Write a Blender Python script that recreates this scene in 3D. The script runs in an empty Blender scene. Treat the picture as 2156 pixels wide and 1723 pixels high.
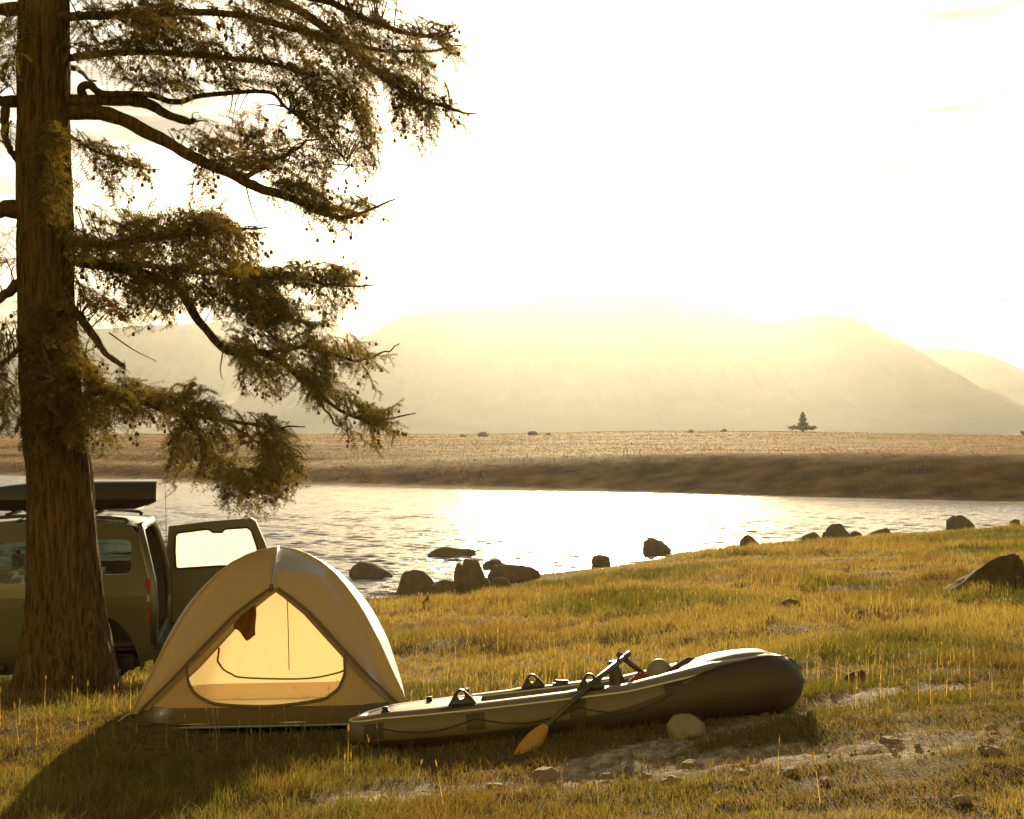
import bpy, bmesh, math, random
import numpy as np
from mathutils import Vector, Matrix
R = math.radians
rng = np.random.default_rng(11)
random.seed(5)
scene = bpy.context.scene
col = scene.collection
PI = math.pi

# ------------------------------------------------------------------ camera, sky, sun, exposure
F = 2962.0            # focal length in units of the design grid (2156 wide)
CZ = 3.5              # eye height above the lake (lake = 0)
HOR = 915.0
cam_d = bpy.data.cameras.new('camera')
cam = bpy.data.objects.new('camera', cam_d); col.objects.link(cam)
cam.location = (0, 0, CZ); cam.rotation_euler = (R(90), 0, 0)
cam_d.sensor_width = 36; cam_d.lens = 36*F/2156
cam_d.shift_y = (HOR-861.5)/2156
cam_d.clip_start = 0.05; cam_d.clip_end = 20000
scene.camera = cam

SUN_EL, SUN_AZ = 12.5, 4.3     # degrees; azimuth to the right of the view axis
SUN_COL = (1.0, 0.76, 0.42)
SUN_STR = 5.0
SKY_STR = 0.068
SKY_TINT = (1.0, 0.94, 0.84, 1)
BACK_FILL = (6.2, 3.05, .72, 1)
HAZE_DENS = 0.000075
scene.view_settings.view_transform = 'Standard'
scene.view_settings.look = 'None'
scene.view_settings.exposure = 1.0
scene.view_settings.gamma = 1.0

sd = Vector((math.sin(R(SUN_AZ))*math.cos(R(SUN_EL)), math.cos(R(SUN_AZ))*math.cos(R(SUN_EL)), math.sin(R(SUN_EL))))
sl = bpy.data.lights.new('sun', 'SUN'); so = bpy.data.objects.new('sun', sl); col.objects.link(so)
sl.energy = SUN_STR; sl.angle = R(0.53); sl.color = SUN_COL
so.rotation_euler = sd.to_track_quat('Z', 'Y').to_euler()
so.location = (20, 100, 60)

w = bpy.data.worlds.new("World"); scene.world = w; w.use_nodes = True
nt = w.node_tree; nt.nodes.clear()
def wn(t, **k):
    n = nt.nodes.new(t)
    for a, b in k.items(): setattr(n, a, b)
    return n
sky = wn('ShaderNodeTexSky', sky_type='NISHITA', sun_disc=False, sun_elevation=R(SUN_EL), sun_rotation=R(SUN_AZ))
sky.altitude = 800; sky.air_density = 1.0; sky.dust_density = 3.0; sky.ozone_density = 1.0
tint = wn('ShaderNodeMix', data_type='RGBA', blend_type='MULTIPLY'); tint.inputs[0].default_value = 1
tint.inputs[7].default_value = SKY_TINT
bg = wn('ShaderNodeBackground'); bg.inputs[1].default_value = SKY_STR
# thin evening clouds low over the mountains
tc = wn('ShaderNodeTexCoord'); mp = wn('ShaderNodeMapping'); mp.inputs['Scale'].default_value = (3.0, 3.0, 22.0)
cn = wn('ShaderNodeTexNoise'); cn.inputs['Scale'].default_value = 2.2; cn.inputs['Detail'].default_value = 6
cr = wn('ShaderNodeValToRGB'); cr.color_ramp.elements[0].position = 0.46; cr.color_ramp.elements[1].position = 0.66
cr.color_ramp.elements[0].color = (1, 1, 1, 1); cr.color_ramp.elements[1].color = (0.13, 0.14, 0.16, 1)
cm = wn('ShaderNodeMix', data_type='RGBA', blend_type='MULTIPLY'); cm.inputs[0].default_value = 0.9
wo = wn('ShaderNodeOutputWorld')
L = nt.links.new
L(sky.outputs[0], tint.inputs[6]); L(tc.outputs['Generated'], mp.inputs[0]); L(mp.outputs[0], cn.inputs['Vector'])
L(cn.outputs[0], cr.inputs[0]); L(tint.outputs[2], cm.inputs[6]); L(cr.outputs[0], cm.inputs[7])
# sky behind the camera brightened and warmed, added as fill for shaded sides
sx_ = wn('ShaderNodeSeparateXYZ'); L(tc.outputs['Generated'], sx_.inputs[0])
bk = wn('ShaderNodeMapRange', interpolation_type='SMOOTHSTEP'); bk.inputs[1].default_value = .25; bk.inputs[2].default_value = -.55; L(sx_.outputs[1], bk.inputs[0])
wm = wn('ShaderNodeMix', data_type='RGBA', blend_type='MULTIPLY'); wm.inputs[7].default_value = BACK_FILL; L(bk.outputs[0], wm.inputs[0]); L(cm.outputs[2], wm.inputs[6])
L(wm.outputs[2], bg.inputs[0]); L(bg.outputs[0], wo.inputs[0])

cy = scene.cycles
cy.max_bounces = 7; cy.diffuse_bounces = 3; cy.glossy_bounces = 3; cy.transmission_bounces = 6
cy.transparent_max_bounces = 12; cy.volume_bounces = 0
cy.sample_clamp_indirect = 6.0
cy.use_denoising = True
try: cy.denoising_input_passes = 'RGB_ALBEDO_NORMAL'
except Exception: pass

# ------------------------------------------------------------------ helpers
def tag(o, label=None, cat=None, group=None, kind=None):
    if label: o['label'] = label
    if cat: o['category'] = cat
    if group: o['group'] = group
    if kind: o['kind'] = kind
    return o
def empty(name, loc=(0, 0, 0)):
    o = bpy.data.objects.new(name, None); col.objects.link(o); o.location = loc
    o.empty_display_size = 0.1
    return o
def link(name, me, mats=(), parent=None, smooth=True):
    o = bpy.data.objects.new(name, me); col.objects.link(o)
    for m in (mats if isinstance(mats, (list, tuple)) else [mats]): me.materials.append(m)
    if parent is not None: o.parent = parent
    if smooth: me.polygons.foreach_set('use_smooth', np.ones(len(me.polygons), bool))
    return o
def np_mesh(name, v, f, colors=None, attr='tone', mat_idx=None):
    """v (N,3); f (M,3) or (M,4) int array."""
    me = bpy.data.meshes.new(name)
    v = np.ascontiguousarray(v, dtype=np.float32); f = np.ascontiguousarray(f, dtype=np.int32)
    k = f.shape[1]; n = len(f)
    me.vertices.add(len(v)); me.vertices.foreach_set('co', v.ravel())
    me.loops.add(n*k); me.loops.foreach_set('vertex_index', f.ravel())
    me.polygons.add(n)
    me.polygons.foreach_set('loop_start', np.arange(0, n*k, k, dtype=np.int32))
    me.polygons.foreach_set('loop_total', np.full(n, k, dtype=np.int32))
    if mat_idx is not None: me.polygons.foreach_set('material_index', np.ascontiguousarray(mat_idx, dtype=np.int32))
    me.update(calc_edges=True)
    if colors is not None:
        a = me.attributes.new(attr, 'FLOAT_COLOR', 'POINT')
        c = np.ones((len(v), 4), np.float32); c[:, :3] = colors
        a.data.foreach_set('color', c.ravel())
    return me
class MB:
    """collects quads / tris into one mesh"""
    def __init__(s): s.v = []; s.f = []; s.m = []; s.n = 0
    def add(s, v, f, m=0):
        v = np.asarray(v, float).reshape(-1, 3); s.v.append(v)
        for q in f: s.f.append(tuple(int(i)+s.n for i in q)); s.m.append(m)
        s.n += len(v)
    def grid(s, P, m=0, closed_u=False, closed_v=False, mi=None):
        P = np.asarray(P, float); a, b = P.shape[:2]; f = []; ms = []
        for i in range(a if closed_u else a-1):
            for j in range(b if closed_v else b-1):
                i2, j2 = (i+1) % a, (j+1) % b
                s.f.append((i*b+j+s.n, i2*b+j+s.n, i2*b+j2+s.n, i*b+j2+s.n))
                s.m.append(m if mi is None else int(mi[i][j]))
        s.v.append(P.reshape(-1, 3)); s.n += a*b
    def tube(s, pts, r, seg=8, m=0, cap=True):
        V, Fc = tube(pts, r, seg, cap); s.add(V, Fc, m)
    def box(s, c, d, m=0, M=None, bev=0.0):
        bm = bmesh.new(); bmesh.ops.create_cube(bm, size=1)
        for v in bm.verts: v.co = Vector((v.co.x*d[0], v.co.y*d[1], v.co.z*d[2]))
        if bev: bmesh.ops.bevel(bm, geom=bm.edges[:], offset=bev, segments=2, affect='EDGES')
        for v in bm.verts:
            v.co += Vector(c)
            if M is not None: v.co = M @ v.co
        bm.verts.index_update()
        s.add([v.co[:] for v in bm.verts], [[v.index for v in f.verts] for f in bm.faces], m); bm.free()
    def build(s, name, mats, parent=None, smooth=True):
        me = bpy.data.meshes.new(name)
        me.from_pydata(np.concatenate(s.v).tolist(), [], s.f); me.update()
        me.polygons.foreach_set('material_index', np.array(s.m, np.int32))
        return link(name, me, mats, parent, smooth)
def tube(pts, r, seg=8, cap=True):
    pts = np.asarray(pts, float); n = len(pts)
    r = np.full(n, r) if np.isscalar(r) else np.asarray(r, float)
    T = np.gradient(pts, axis=0); T /= np.linalg.norm(T, axis=1)[:, None]+1e-9
    up = np.array([0, 0, 1.0]) if abs(T[0, 2]) < .9 else np.array([1.0, 0, 0])
    N = np.cross(T[0], up); N /= np.linalg.norm(N)
    V = []; ang = np.linspace(0, 2*PI, seg, endpoint=False)
    for i in range(n):
        N = N - T[i]*np.dot(N, T[i]); N /= np.linalg.norm(N)+1e-9
        B = np.cross(T[i], N)
        V.append(pts[i]+r[i]*(np.cos(ang)[:, None]*N+np.sin(ang)[:, None]*B))
    V = np.concatenate(V); Fc = []
    for i in range(n-1):
        for j in range(seg):
            k = (j+1) % seg; Fc.append((i*seg+j, i*seg+k, (i+1)*seg+k, (i+1)*seg+j))
    if cap: Fc.append(tuple(range(seg-1, -1, -1))); Fc.append(tuple((n-1)*seg+j for j in range(seg)))
    return V, Fc
def smooth_path(pts, n=24):
    """Catmull-Rom resample"""
    P = np.asarray(pts, float); m = len(P)
    if m < 3:
        t = np.linspace(0, 1, n)[:, None]; return P[0]*(1-t)+P[-1]*t
    Q = np.vstack([2*P[0]-P[1], P, 2*P[-1]-P[-2]]); out = []
    for u in np.linspace(0, m-1-1e-6, n):
        i = int(u); t = u-i; a, b, c, d = Q[i:i+4]
        out.append(.5*((2*b)+(-a+c)*t+(2*a-5*b+4*c-d)*t*t+(-a+3*b-3*c+d)*t**3))
    return np.array(out)
def sstep(a, b, x):
    t = np.clip((x-a)/(b-a), 0, 1); return t*t*(3-2*t)
_perm = rng.random((512, 512))
def vnoise(x, y, seed=0):
    x = np.asarray(x, float)+seed*17.3; y = np.asarray(y, float)+seed*31.7
    xi = np.floor(x).astype(int); yi = np.floor(y).astype(int); fx = x-xi; fy = y-yi
    fx = fx*fx*(3-2*fx); fy = fy*fy*(3-2*fy)
    g = lambda a, b: _perm[a % 512, b % 512]
    return (g(xi, yi)*(1-fx)+g(xi+1, yi)*fx)*(1-fy)+(g(xi, yi+1)*(1-fx)+g(xi+1, yi+1)*fx)*fy
def fbm(x, y, o=4, seed=0):
    s = 0; a = .5; t = 0
    for i in range(o):
        s = s+a*vnoise(x, y, seed+i*3); t += a; a *= .5; x = np.asarray(x)*2.03; y = np.asarray(y)*2.03
    return s/t
def PX(px, py, D):
    """a design-grid sight line followed to distance D"""
    return np.array([(px-1078)/F*D, D, CZ-(py-HOR)/F*D])

# ------------------------------------------------------------------ materials
def mat(name): 
    m = bpy.data.materials.new(name); m.use_nodes = True
    return m, m.node_tree, m.node_tree.nodes['Principled BSDF']
def simple(name, c, rough=.6, noise=0.12, scale=20, metallic=0, bump=0.0, coat=0, spec=.5):
    m, t, b = mat(name); N = t.nodes
    no = N.new('ShaderNodeTexNoise'); no.inputs['Scale'].default_value = scale; no.inputs['Detail'].default_value = 5
    tc = N.new('ShaderNodeTexCoord'); t.links.new(tc.outputs['Object'], no.inputs['Vector'])
    mr = N.new('ShaderNodeMapRange'); mr.inputs[3].default_value = 1-noise; mr.inputs[4].default_value = 1+noise
    t.links.new(no.outputs[0], mr.inputs[0])
    mx = N.new('ShaderNodeMix'); mx.data_type = 'RGBA'; mx.blend_type = 'MULTIPLY'; mx.inputs[0].default_value = 1
    mx.inputs[6].default_value = (*c, 1); t.links.new(mr.outputs[0], mx.inputs[7]); t.links.new(mx.outputs[2], b.inputs['Base Color'])
    b.inputs['Roughness'].default_value = rough; b.inputs['Metallic'].default_value = metallic
    b.inputs['Coat Weight'].default_value = coat; b.inputs['Specular IOR Level'].default_value = spec
    if bump:
        bp = N.new('ShaderNodeBump'); bp.inputs['Strength'].default_value = bump; bp.inputs['Distance'].default_value = .01
        t.links.new(no.outputs[0], bp.inputs['Height']); t.links.new(bp.outputs[0], b.inputs['Normal'])
    return m
def leafy(name, trans=.5, tint=(1, 1, 1), attr='tone', rough=.5, spec=.25):
    """two-sided leaf: diffuse + translucent + a little sheen, colour from a per-blade attribute"""
    m, t, b = mat(name); N = t.nodes; N.remove(b); out = N['Material Output']
    a = N.new('ShaderNodeAttribute'); a.attribute_name = attr
    d = N.new('ShaderNodeBsdfDiffuse'); tr = N.new('ShaderNodeBsdfTranslucent'); g = N.new('ShaderNodeBsdfGlossy')
    g.inputs['Roughness'].default_value = rough; g.inputs['Color'].default_value = (spec, spec, spec, 1)
    tm = N.new('ShaderNodeMix'); tm.data_type = 'RGBA'; tm.blend_type = 'MULTIPLY'; tm.inputs[0].default_value = 1
    tm.inputs[7].default_value = (*tint, 1)
    mx = N.new('ShaderNodeMixShader'); mx.inputs[0].default_value = trans
    ad = N.new('ShaderNodeMixShader'); ad.inputs[0].default_value = .10
    l = t.links.new
    l(a.outputs['Color'], d.inputs[0]); l(a.outputs['Color'], tm.inputs[6]); l(tm.outputs[2], tr.inputs[0])
    l(d.outputs[0], mx.inputs[1]); l(tr.outputs[0], mx.inputs[2]); l(mx.outputs[0], ad.inputs[1]); l(g.outputs[0], ad.inputs[2])
    l(ad.outputs[0], out.inputs[0])
    return m
def cloth(name, c, tc_, trans=.4, scale=60, wr=.4):
    m, t, b = mat(name); N = t.nodes; N.remove(b); out = N['Material Output']; l = t.links.new
    co = N.new('ShaderNodeTexCoord'); no = N.new('ShaderNodeTexNoise'); no.inputs['Scale'].default_value = 4; no.inputs['Detail'].default_value = 6
    l(co.outputs['Object'], no.inputs['Vector'])
    bp = N.new('ShaderNodeBump'); bp.inputs['Strength'].default_value = wr; bp.inputs['Distance'].default_value = .03
    l(no.outputs[0], bp.inputs['Height'])
    d = N.new('ShaderNodeBsdfDiffuse'); d.inputs[0].default_value = (*c, 1); tr = N.new('ShaderNodeBsdfTranslucent'); tr.inputs[0].default_value = (*tc_, 1)
    g = N.new('ShaderNodeBsdfGlossy'); g.inputs['Roughness'].default_value = .55
    mx = N.new('ShaderNodeMixShader'); mx.inputs[0].default_value = trans
    fr = N.new('ShaderNodeFresnel'); fr.inputs[0].default_value = 1.22
    ad = N.new('ShaderNodeMixShader')
    for s in (d, tr, g): l(bp.outputs[0], s.inputs['Normal'])
    l(d.outputs[0], mx.inputs[1]); l(tr.outputs[0], mx.inputs[2]); l(mx.outputs[0], ad.inputs[1]); l(g.outputs[0], ad.inputs[2]); l(fr.outputs[0], ad.inputs[0])
    l(ad.outputs[0], out.inputs[0])
    return m

# ------------------------------------------------------------------ ground height field (thin-plate spline through surveyed spots)
SHORE = [(-60, 17), (-40, 19), (-20, 22.5), (-10, 26), (-2.9, 29.6), (0, 32.4), (0.9, 35.5), (4.9, 41.5), (9.7, 46), (15.7, 50.6), (19.4, 53), (30, 58), (60, 64)]
CTRL = [(0, 0, 1.95), (-4, 0, 1.65), (4, 0, 2.3), (0, -12, 2.2), (0, 6.2, 1.80), (-2.4, 6.2, 1.66), (2.6, 7.4, 1.96), (0.5, 7.25, 1.76),
        (-0.98, 8.46, 1.60), (0.3, 8.46, 1.70), (1.61, 8.49, 1.80), (-2.55, 9.55, 1.60), (-0.75, 9.55, 1.60), (-1.65, 9.0, 1.575), (-2.55, 11.1, 1.36), (-0.75, 11.1, 1.38),
        (-3.65, 11.4, 1.40), (-4.0, 14.2, 0.90), (-6.5, 13.6, 0.90), (-5.5, 15.3, .82), (-12, 12, 1.2), (-25, 8, 1.4), (-25, -10, 1.8), (30, -10, 3.4), (25, 10, 2.9), (28, 30, 2.1), (12, 12, 2.15),
        (2.2, 15.7, 1.30), (5.1, 16.5, 1.38), (7.5, 22, 1.10), (-.57, 21.5, .70), (0, 14, 1.2), (5, 30, .62), (14, 38, .75), (2, 28, .5), (-6, 21, .42), (60, 40, 1.8), (60, -10, 4), (-60, 0, 1.6), (3.6, 9.0, 1.93), (5, 9.5, 2.02)]
CTRL += [(x, y, 0.0) for x, y in SHORE]+[(x, y+6, -0.55) for x, y in SHORE]+[(x, y+22, -1.0) for x, y in SHORE]
_C = np.array(CTRL, float)
def _U(r2): return np.where(r2 > 1e-9, .5*r2*np.log(np.maximum(r2, 1e-9)), 0)
_n = len(_C); _K = _U(((_C[:, None, :2]-_C[None, :, :2])**2).sum(-1))+np.eye(_n)*0.02
_P = np.hstack([np.ones((_n, 1)), _C[:, :2]]); _A = np.zeros((_n+3, _n+3)); _A[:_n, :_n] = _K; _A[:_n, _n:] = _P; _A[_n:, :_n] = _P.T
_W = np.linalg.solve(_A, np.concatenate([_C[:, 2], np.zeros(3)]))
def ground_smooth(x, y):
    x = np.asarray(x, float); y = np.asarray(y, float); sh = x.shape; x = x.ravel(); y = y.ravel(); out = np.empty(len(x))
    for i in range(0, len(x), 40000):
        a = x[i:i+40000]; b = y[i:i+40000]
        r2 = (a[:, None]-_C[None, :, 0])**2+(b[:, None]-_C[None, :, 1])**2
        out[i:i+40000] = _U(r2)@_W[:_n]+_W[_n]+_W[_n+1]*a+_W[_n+2]*b
    return out.reshape(sh)
def ground_z(x, y):
    x = np.asarray(x, float); y = np.asarray(y, float); z = ground_smooth(x, y)
    amp = sstep(9.5, 16, y)
    z = z+(fbm(x*.55, y*.55, 3, 5)-.5)*(.10+.16*amp)*sstep(-.05, .25, z)+(fbm(x*3.1, y*3.1, 3, 9)-.5)*.05
    z = z-.05*sstep(1.0, .7, np.abs(x+1.71))*sstep(9.3, 9.5, y)*sstep(11.4, 11.1, y)
    return np.maximum(z, -1.2)
def ground_at(px, py):
    """first meeting of a sight line with the ground"""
    D = np.linspace(4.5, 80, 6000); x = (px-1078)/F*D; z = CZ-(py-HOR)/F*D
    h = ground_smooth(x, D); k = np.argmax(z <= h) if (z <= h).any() else len(D)-1
    return np.array([x[k], D[k], float(ground_z(x[k:k+1], D[k:k+1])[0])])

# path of bare pale dirt in front of the boat
PATHS = [[ground_at(*p)[:2] for p in pts] for pts in (
    [(2250, 1520), (2050, 1555), (1800, 1575), (1560, 1595), (1320, 1625), (1050, 1652), (900, 1668), (700, 1700)],
    [(1990, 1440), (1850, 1462), (1700, 1497), (1560, 1535), (1420, 1570), (1250, 1605)])]
def seg_dist(x, y, P):
    d = np.full(x.shape, 1e9)
    for (a, b) in zip(P[:-1], P[1:]):
        vx, vy = b[0]-a[0], b[1]-a[1]; t = np.clip(((x-a[0])*vx+(y-a[1])*vy)/(vx*vx+vy*vy), 0, 1)
        d = np.minimum(d, np.hypot(x-a[0]-t*vx, y-a[1]-t*vy))
    return d
def dirt_mask(x, y):
    n = fbm(x*2.2, y*2.2, 4, 21)
    a = 1-sstep(.04, .38, seg_dist(x, y, PATHS[0])+(n-.5)*.5)
    b = 1-sstep(.04, .26, seg_dist(x, y, PATHS[1])+(n-.5)*.4)
    return np.clip(np.maximum(a, b), 0, 1)

gy = np.concatenate([np.linspace(-30, 4, 40)[:-1], 4+np.cumsum(np.concatenate([[0], .035*1.0095**np.arange(330)]))])
gy = gy[gy < 90]
gx = np.sinh(np.linspace(-4.2, 4.2, 380))*2.0
X, Y = np.meshgrid(gx, gy)
Z = ground_z(X, Y)
dm = dirt_mask(X, Y)*sstep(3, 5, Y)
Z -= dm*.02; Z += dm*((fbm(X*9, Y*9, 3, 44)-.5)*.085+(fbm(X*3, Y*3, 2, 46)-.5)*.06)
nx, ny = len(gx), len(gy)
idx = np.arange(nx*ny).reshape(ny, nx)
quads = np.stack([idx[:-1, :-1], idx[:-1, 1:], idx[1:, 1:], idx[1:, :-1]], -1).reshape(-1, 4)
me = np_mesh('ground', np.stack([X, Y, Z], -1).reshape(-1, 3), quads, np.stack([dm, fbm(X*.8, Y*.8, 4, 3), Z*0], -1).reshape(-1, 3), 'soil')
m, t, b = mat('ground_soil'); N = t.nodes; l = t.links.new
at = N.new('ShaderNodeAttribute'); at.attribute_name = 'soil'; sp = N.new('ShaderNodeSeparateColor'); l(at.outputs['Color'], sp.inputs[0])
tc = N.new('ShaderNodeTexCoord'); n1 = N.new('ShaderNodeTexNoise'); n1.inputs['Scale'].default_value = 14; n1.inputs['Detail'].default_value = 8
l(tc.outputs['Object'], n1.inputs['Vector'])
r1 = N.new('ShaderNodeValToRGB'); r1.color_ramp.elements[0].color = (.045, .032, .014, 1); r1.color_ramp.elements[1].color = (.17, .125, .05, 1)
r1.color_ramp.elements[0].position = .3; r1.color_ramp.elements[1].position = .7
r2 = N.new('ShaderNodeValToRGB'); r2.color_ramp.elements[0].color = (.13, .095, .06, 1); r2.color_ramp.elements[1].color = (.44, .39, .33, 1)
r2.color_ramp.elements[0].position = .3; r2.color_ramp.elements[1].position = .65
l(n1.outputs[0], r1.inputs[0]); l(n1.outputs[0], r2.inputs[0])
mx = N.new('ShaderNodeMix'); mx.data_type = 'RGBA'; l(sp.outputs[0], mx.inputs[0]); l(r1.outputs[0], mx.inputs[6]); l(r2.outputs[0], mx.inputs[7])
l(mx.outputs[2], b.inputs['Base Color']); b.inputs['Roughness'].default_value = .95; b.inputs['Specular IOR Level'].default_value = .1
n2 = N.new('ShaderNodeTexNoise'); n2.inputs['Scale'].default_value = 55; n2.inputs['Detail'].default_value = 6; l(tc.outputs['Object'], n2.inputs['Vector'])
bp = N.new('ShaderNodeBump'); bp.inputs['Strength'].default_value = .8; bp.inputs['Distance'].default_value = .03; l(n2.outputs[0], bp.inputs['Height']); l(bp.outputs[0], b.inputs['Normal'])
tag(link('ground', me, m), kind='structure')

# ------------------------------------------------------------------ lake
wd_ = np.concatenate([[10, 14], np.geomspace(17, 60, 520)[:-1], np.geomspace(60, 170, 420)])
wu = np.linspace(-.56, .56, 620); wu = np.concatenate([[-3, -1.5, -.9, -.7], wu, [.7, .9, 1.5, 3]])
WX = wu[None, :]*wd_[:, None]; WY = np.repeat(wd_[:, None], len(wu), 1); WZ = WX*0
r0 = np.random.default_rng(3)
for k in range(26):               # wind chop from the far side of the lake, each train with its own length and heading
    lam = .22*1.060**k; th = R(-70)+r0.normal(0, .45); q = 2*PI/lam
    ph = q*(WX*math.cos(th)+WY*math.sin(th))+r0.uniform(0, 6.3)+2.2*vnoise(WX*.35/lam**.5, WY*.35/lam**.5, k)*2
    step = WY*.0032; fade = np.clip(lam/(step*2.6)-.6, 0, 1)
    WZ += .0085*lam**.8*np.sin(ph)*fade*(.35+1.3*vnoise(WX*.12, WY*.12, 50+k))
WZ[:, :5] = 0; WZ[:, -5:] = 0; WZ[:3] = 0
idx = np.arange(WX.size).reshape(WX.shape)
quads = np.stack([idx[:-1, :-1], idx[:-1, 1:], idx[1:, 1:], idx[1:, :-1]], -1).reshape(-1, 4)
me = np_mesh('water', np.stack([WX, WY, WZ], -1).reshape(-1, 3), quads)
m, t, b = mat('lake_water'); N = t.nodes; l = t.links.new
b.inputs['Base Color'].default_value = (.030, .042, .036, 1); b.inputs['Roughness'].default_value = .16; b.inputs['IOR'].default_value = 1.333
tc = N.new('ShaderNodeTexCoord')
def wave(scale, sx, det, strength, dist, rot, prev=None):
    mp = N.new('ShaderNodeMapping'); mp.inputs['Scale'].default_value = (sx, 1, 1); mp.inputs['Rotation'].default_value = (0, 0, R(rot)); l(tc.outputs['Object'], mp.inputs[0])
    n = N.new('ShaderNodeTexNoise'); n.inputs['Scale'].default_value = scale; n.inputs['Detail'].default_value = det; l(mp.outputs[0], n.inputs['Vector'])
    bp = N.new('ShaderNodeBump'); bp.inputs['Strength'].default_value = strength; bp.inputs['Distance'].default_value = dist
    l(n.outputs[0], bp.inputs['Height'])
    if prev: l(prev.outputs[0], bp.inputs['Normal'])
    return bp
b2 = wave(11.0, .6, 4, 1, .045, -9)
l(b2.outputs[0], b.inputs['Normal'])
tag(link('water', me, m), kind='structure')

# ------------------------------------------------------------------ far shore: one sheet to the foot of the mountains
FS = [(-400, 150), (-150, 140), (-60, 131), (-44.5, 122), (-20, 100), (-12, 96), (-1.5, 88.5), (10, 83), (18, 77), (26, 72), (40, 69), (80, 60), (400, 20)]
FSx = np.array([p[0] for p in FS]); FSy = np.array([p[1] for p in FS])
fy = np.concatenate([np.linspace(-4, 60, 130)[:-1], np.geomspace(60, 280, 90)[:-1], np.geomspace(280, 2600, 30)])
fx = np.sinh(np.linspace(-3.4, 3.4, 300))*34
FX, FT = np.meshgrid(fx, fy)
shx = np.interp(FX, FSx, FSy)
def far_h(x, d):
    """height over the lake, d metres behind the far shoreline"""
    right = sstep(-30, 18, x)
    cut = (1-right)*1.1*sstep(.5, 9, d)+right*2.4*sstep(0, 14, d)
    terr = (1-right)*(.6*sstep(14, 20, d)+.55*sstep(28, 36, d)+.4*sstep(48, 60, d)+.9*sstep(60, 140, d))
    rise = right*1.1*sstep(10, 120, d)
    hump = right*.55*np.exp(-((x-28)/24)**2)*sstep(40, 150, d)-.5*sstep(45, 75, x)*sstep(60, 160, d)
    h = cut+terr+rise+hump+.25*sstep(120, 260, d)
    h = h+(fbm(x*.07, d*.10, 4, 13)-.5)*.55*sstep(2, 20, d)*(1-.55*sstep(90, 200, d))+(fbm(x*.5, d*.5, 3, 17)-.5)*.07*sstep(0, 3, d)
    h = h+40*sstep(700, 2600, d)**2
    return np.where(d < 0, .12*d, h+.0)
FZ = far_h(FX, FT)
idx = np.arange(FX.size).reshape(FX.shape)
quads = np.stack([idx[:-1, :-1], idx[:-1, 1:], idx[1:, 1:], idx[1:, :-1]], -1).reshape(-1, 4)
me = np_mesh('terrain', np.stack([FX, shx+FT, FZ], -1).reshape(-1, 3), quads)
m, t, b = mat('steppe_soil'); N = t.nodes; l = t.links.new
tc = N.new('ShaderNodeTexCoord'); n1 = N.new('ShaderNodeTexNoise'); n1.inputs['Scale'].default_value = .5; n1.inputs['Detail'].default_value = 10; l(tc.outputs['Object'], n1.inputs['Vector'])
r1 = N.new('ShaderNodeValToRGB'); r1.color_ramp.elements[0].color = (.075, .046, .018, 1); r1.color_ramp.elements[1].color = (.25, .155, .058, 1)
r1.color_ramp.elements[0].position = .35; r1.color_ramp.elements[1].position = .7
l(n1.outputs[0], r1.inputs[0]); l(r1.outputs[0], b.inputs['Base Color']); b.inputs['Roughness'].default_value = .95; b.inputs['Specular IOR Level'].default_value = .05
n2 = N.new('ShaderNodeTexNoise'); n2.inputs['Scale'].default_value = 3; n2.inputs['Detail'].default_value = 8; l(tc.outputs['Object'], n2.inputs['Vector'])
bp = N.new('ShaderNodeBump'); bp.inputs['Strength'].default_value = .7; bp.inputs['Distance'].default_value = .06; l(n2.outputs[0], bp.inputs['Height']); l(bp.outputs[0], b.inputs['Normal'])
tag(link('terrain', me, m), kind='structure')

# ------------------------------------------------------------------ mountains
MM = simple('mountain_rock', (.16, .14, .10), .95, .35, .012, spec=.05)
def mountain(name, D, prof, depth, seed):
    px = np.array([p[0] for p in prof], float); py = np.array([p[1] for p in prof], float)
    xs = np.linspace(px[0], px[-1], 420); top = np.interp(xs, px, py)
    k = np.ones(9)/9; pad = np.pad(top, 4, mode='edge'); top = np.convolve(pad, k, 'valid')
    top = top-(fbm(xs*.03, xs*0, 4, seed)-.5)*7
    hx = (xs-1078)/F*D; hz = CZ-(top-HOR)/F*D
    ts = np.linspace(-1, 1, 61); P = []
    for tt in ts:
        yy = D+tt*depth
        a = 1-abs(tt); prof_z = a**1.15
        sp = (fbm(hx*.012+tt*.6, hx*0+tt*1.5, 5, seed+2)-.5)*2
        rg = .5-np.abs(fbm(hx*.02+tt*.8, hx*0+tt*2.4+seed, 4, seed+5)-.5)*4
        z = hz*(prof_z+(sp*.25+rg*.22)*a*(1-a)*2)
        x = hx*(yy/D) if False else hx
        P.append(np.stack([x+sp*0, np.full_like(hx, yy), np.minimum(z, hz)+0*x-3*(1-a)], -1))
    mb = MB(); mb.grid(np.array(P))
    return tag(mb.build(name, MM), kind='structure')
mountain('mountains', 1750, [(200, 930), (420, 850), (640, 770), (755, 710), (800, 690), (845, 663), (900, 655), (985, 650), (1075, 640), (1180, 622), (1290, 612), (1380, 605), (1450, 630), (1540, 655), (1615, 680), (1680, 668), (1730, 662), (1800, 664), (1850, 695), (1930, 732), (2000, 790), (2060, 840), (2110, 885), (2200, 950)], 520, 3)
mountain('mountains', 2300, [(-900, 800), (-500, 740), (0, 720), (100, 702), (300, 684), (450, 678), (600, 670), (690, 676), (755, 708), (850, 760), (1000, 850), (1200, 950)], 500, 8)
mountain('mountains', 2300, [(1700, 950), (1800, 800), (1860, 745), (1935, 732), (2060, 737), (2110, 760), (2156, 778), (2300, 830), (2600, 800), (3000, 880), (3300, 950)], 500, 12)

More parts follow.
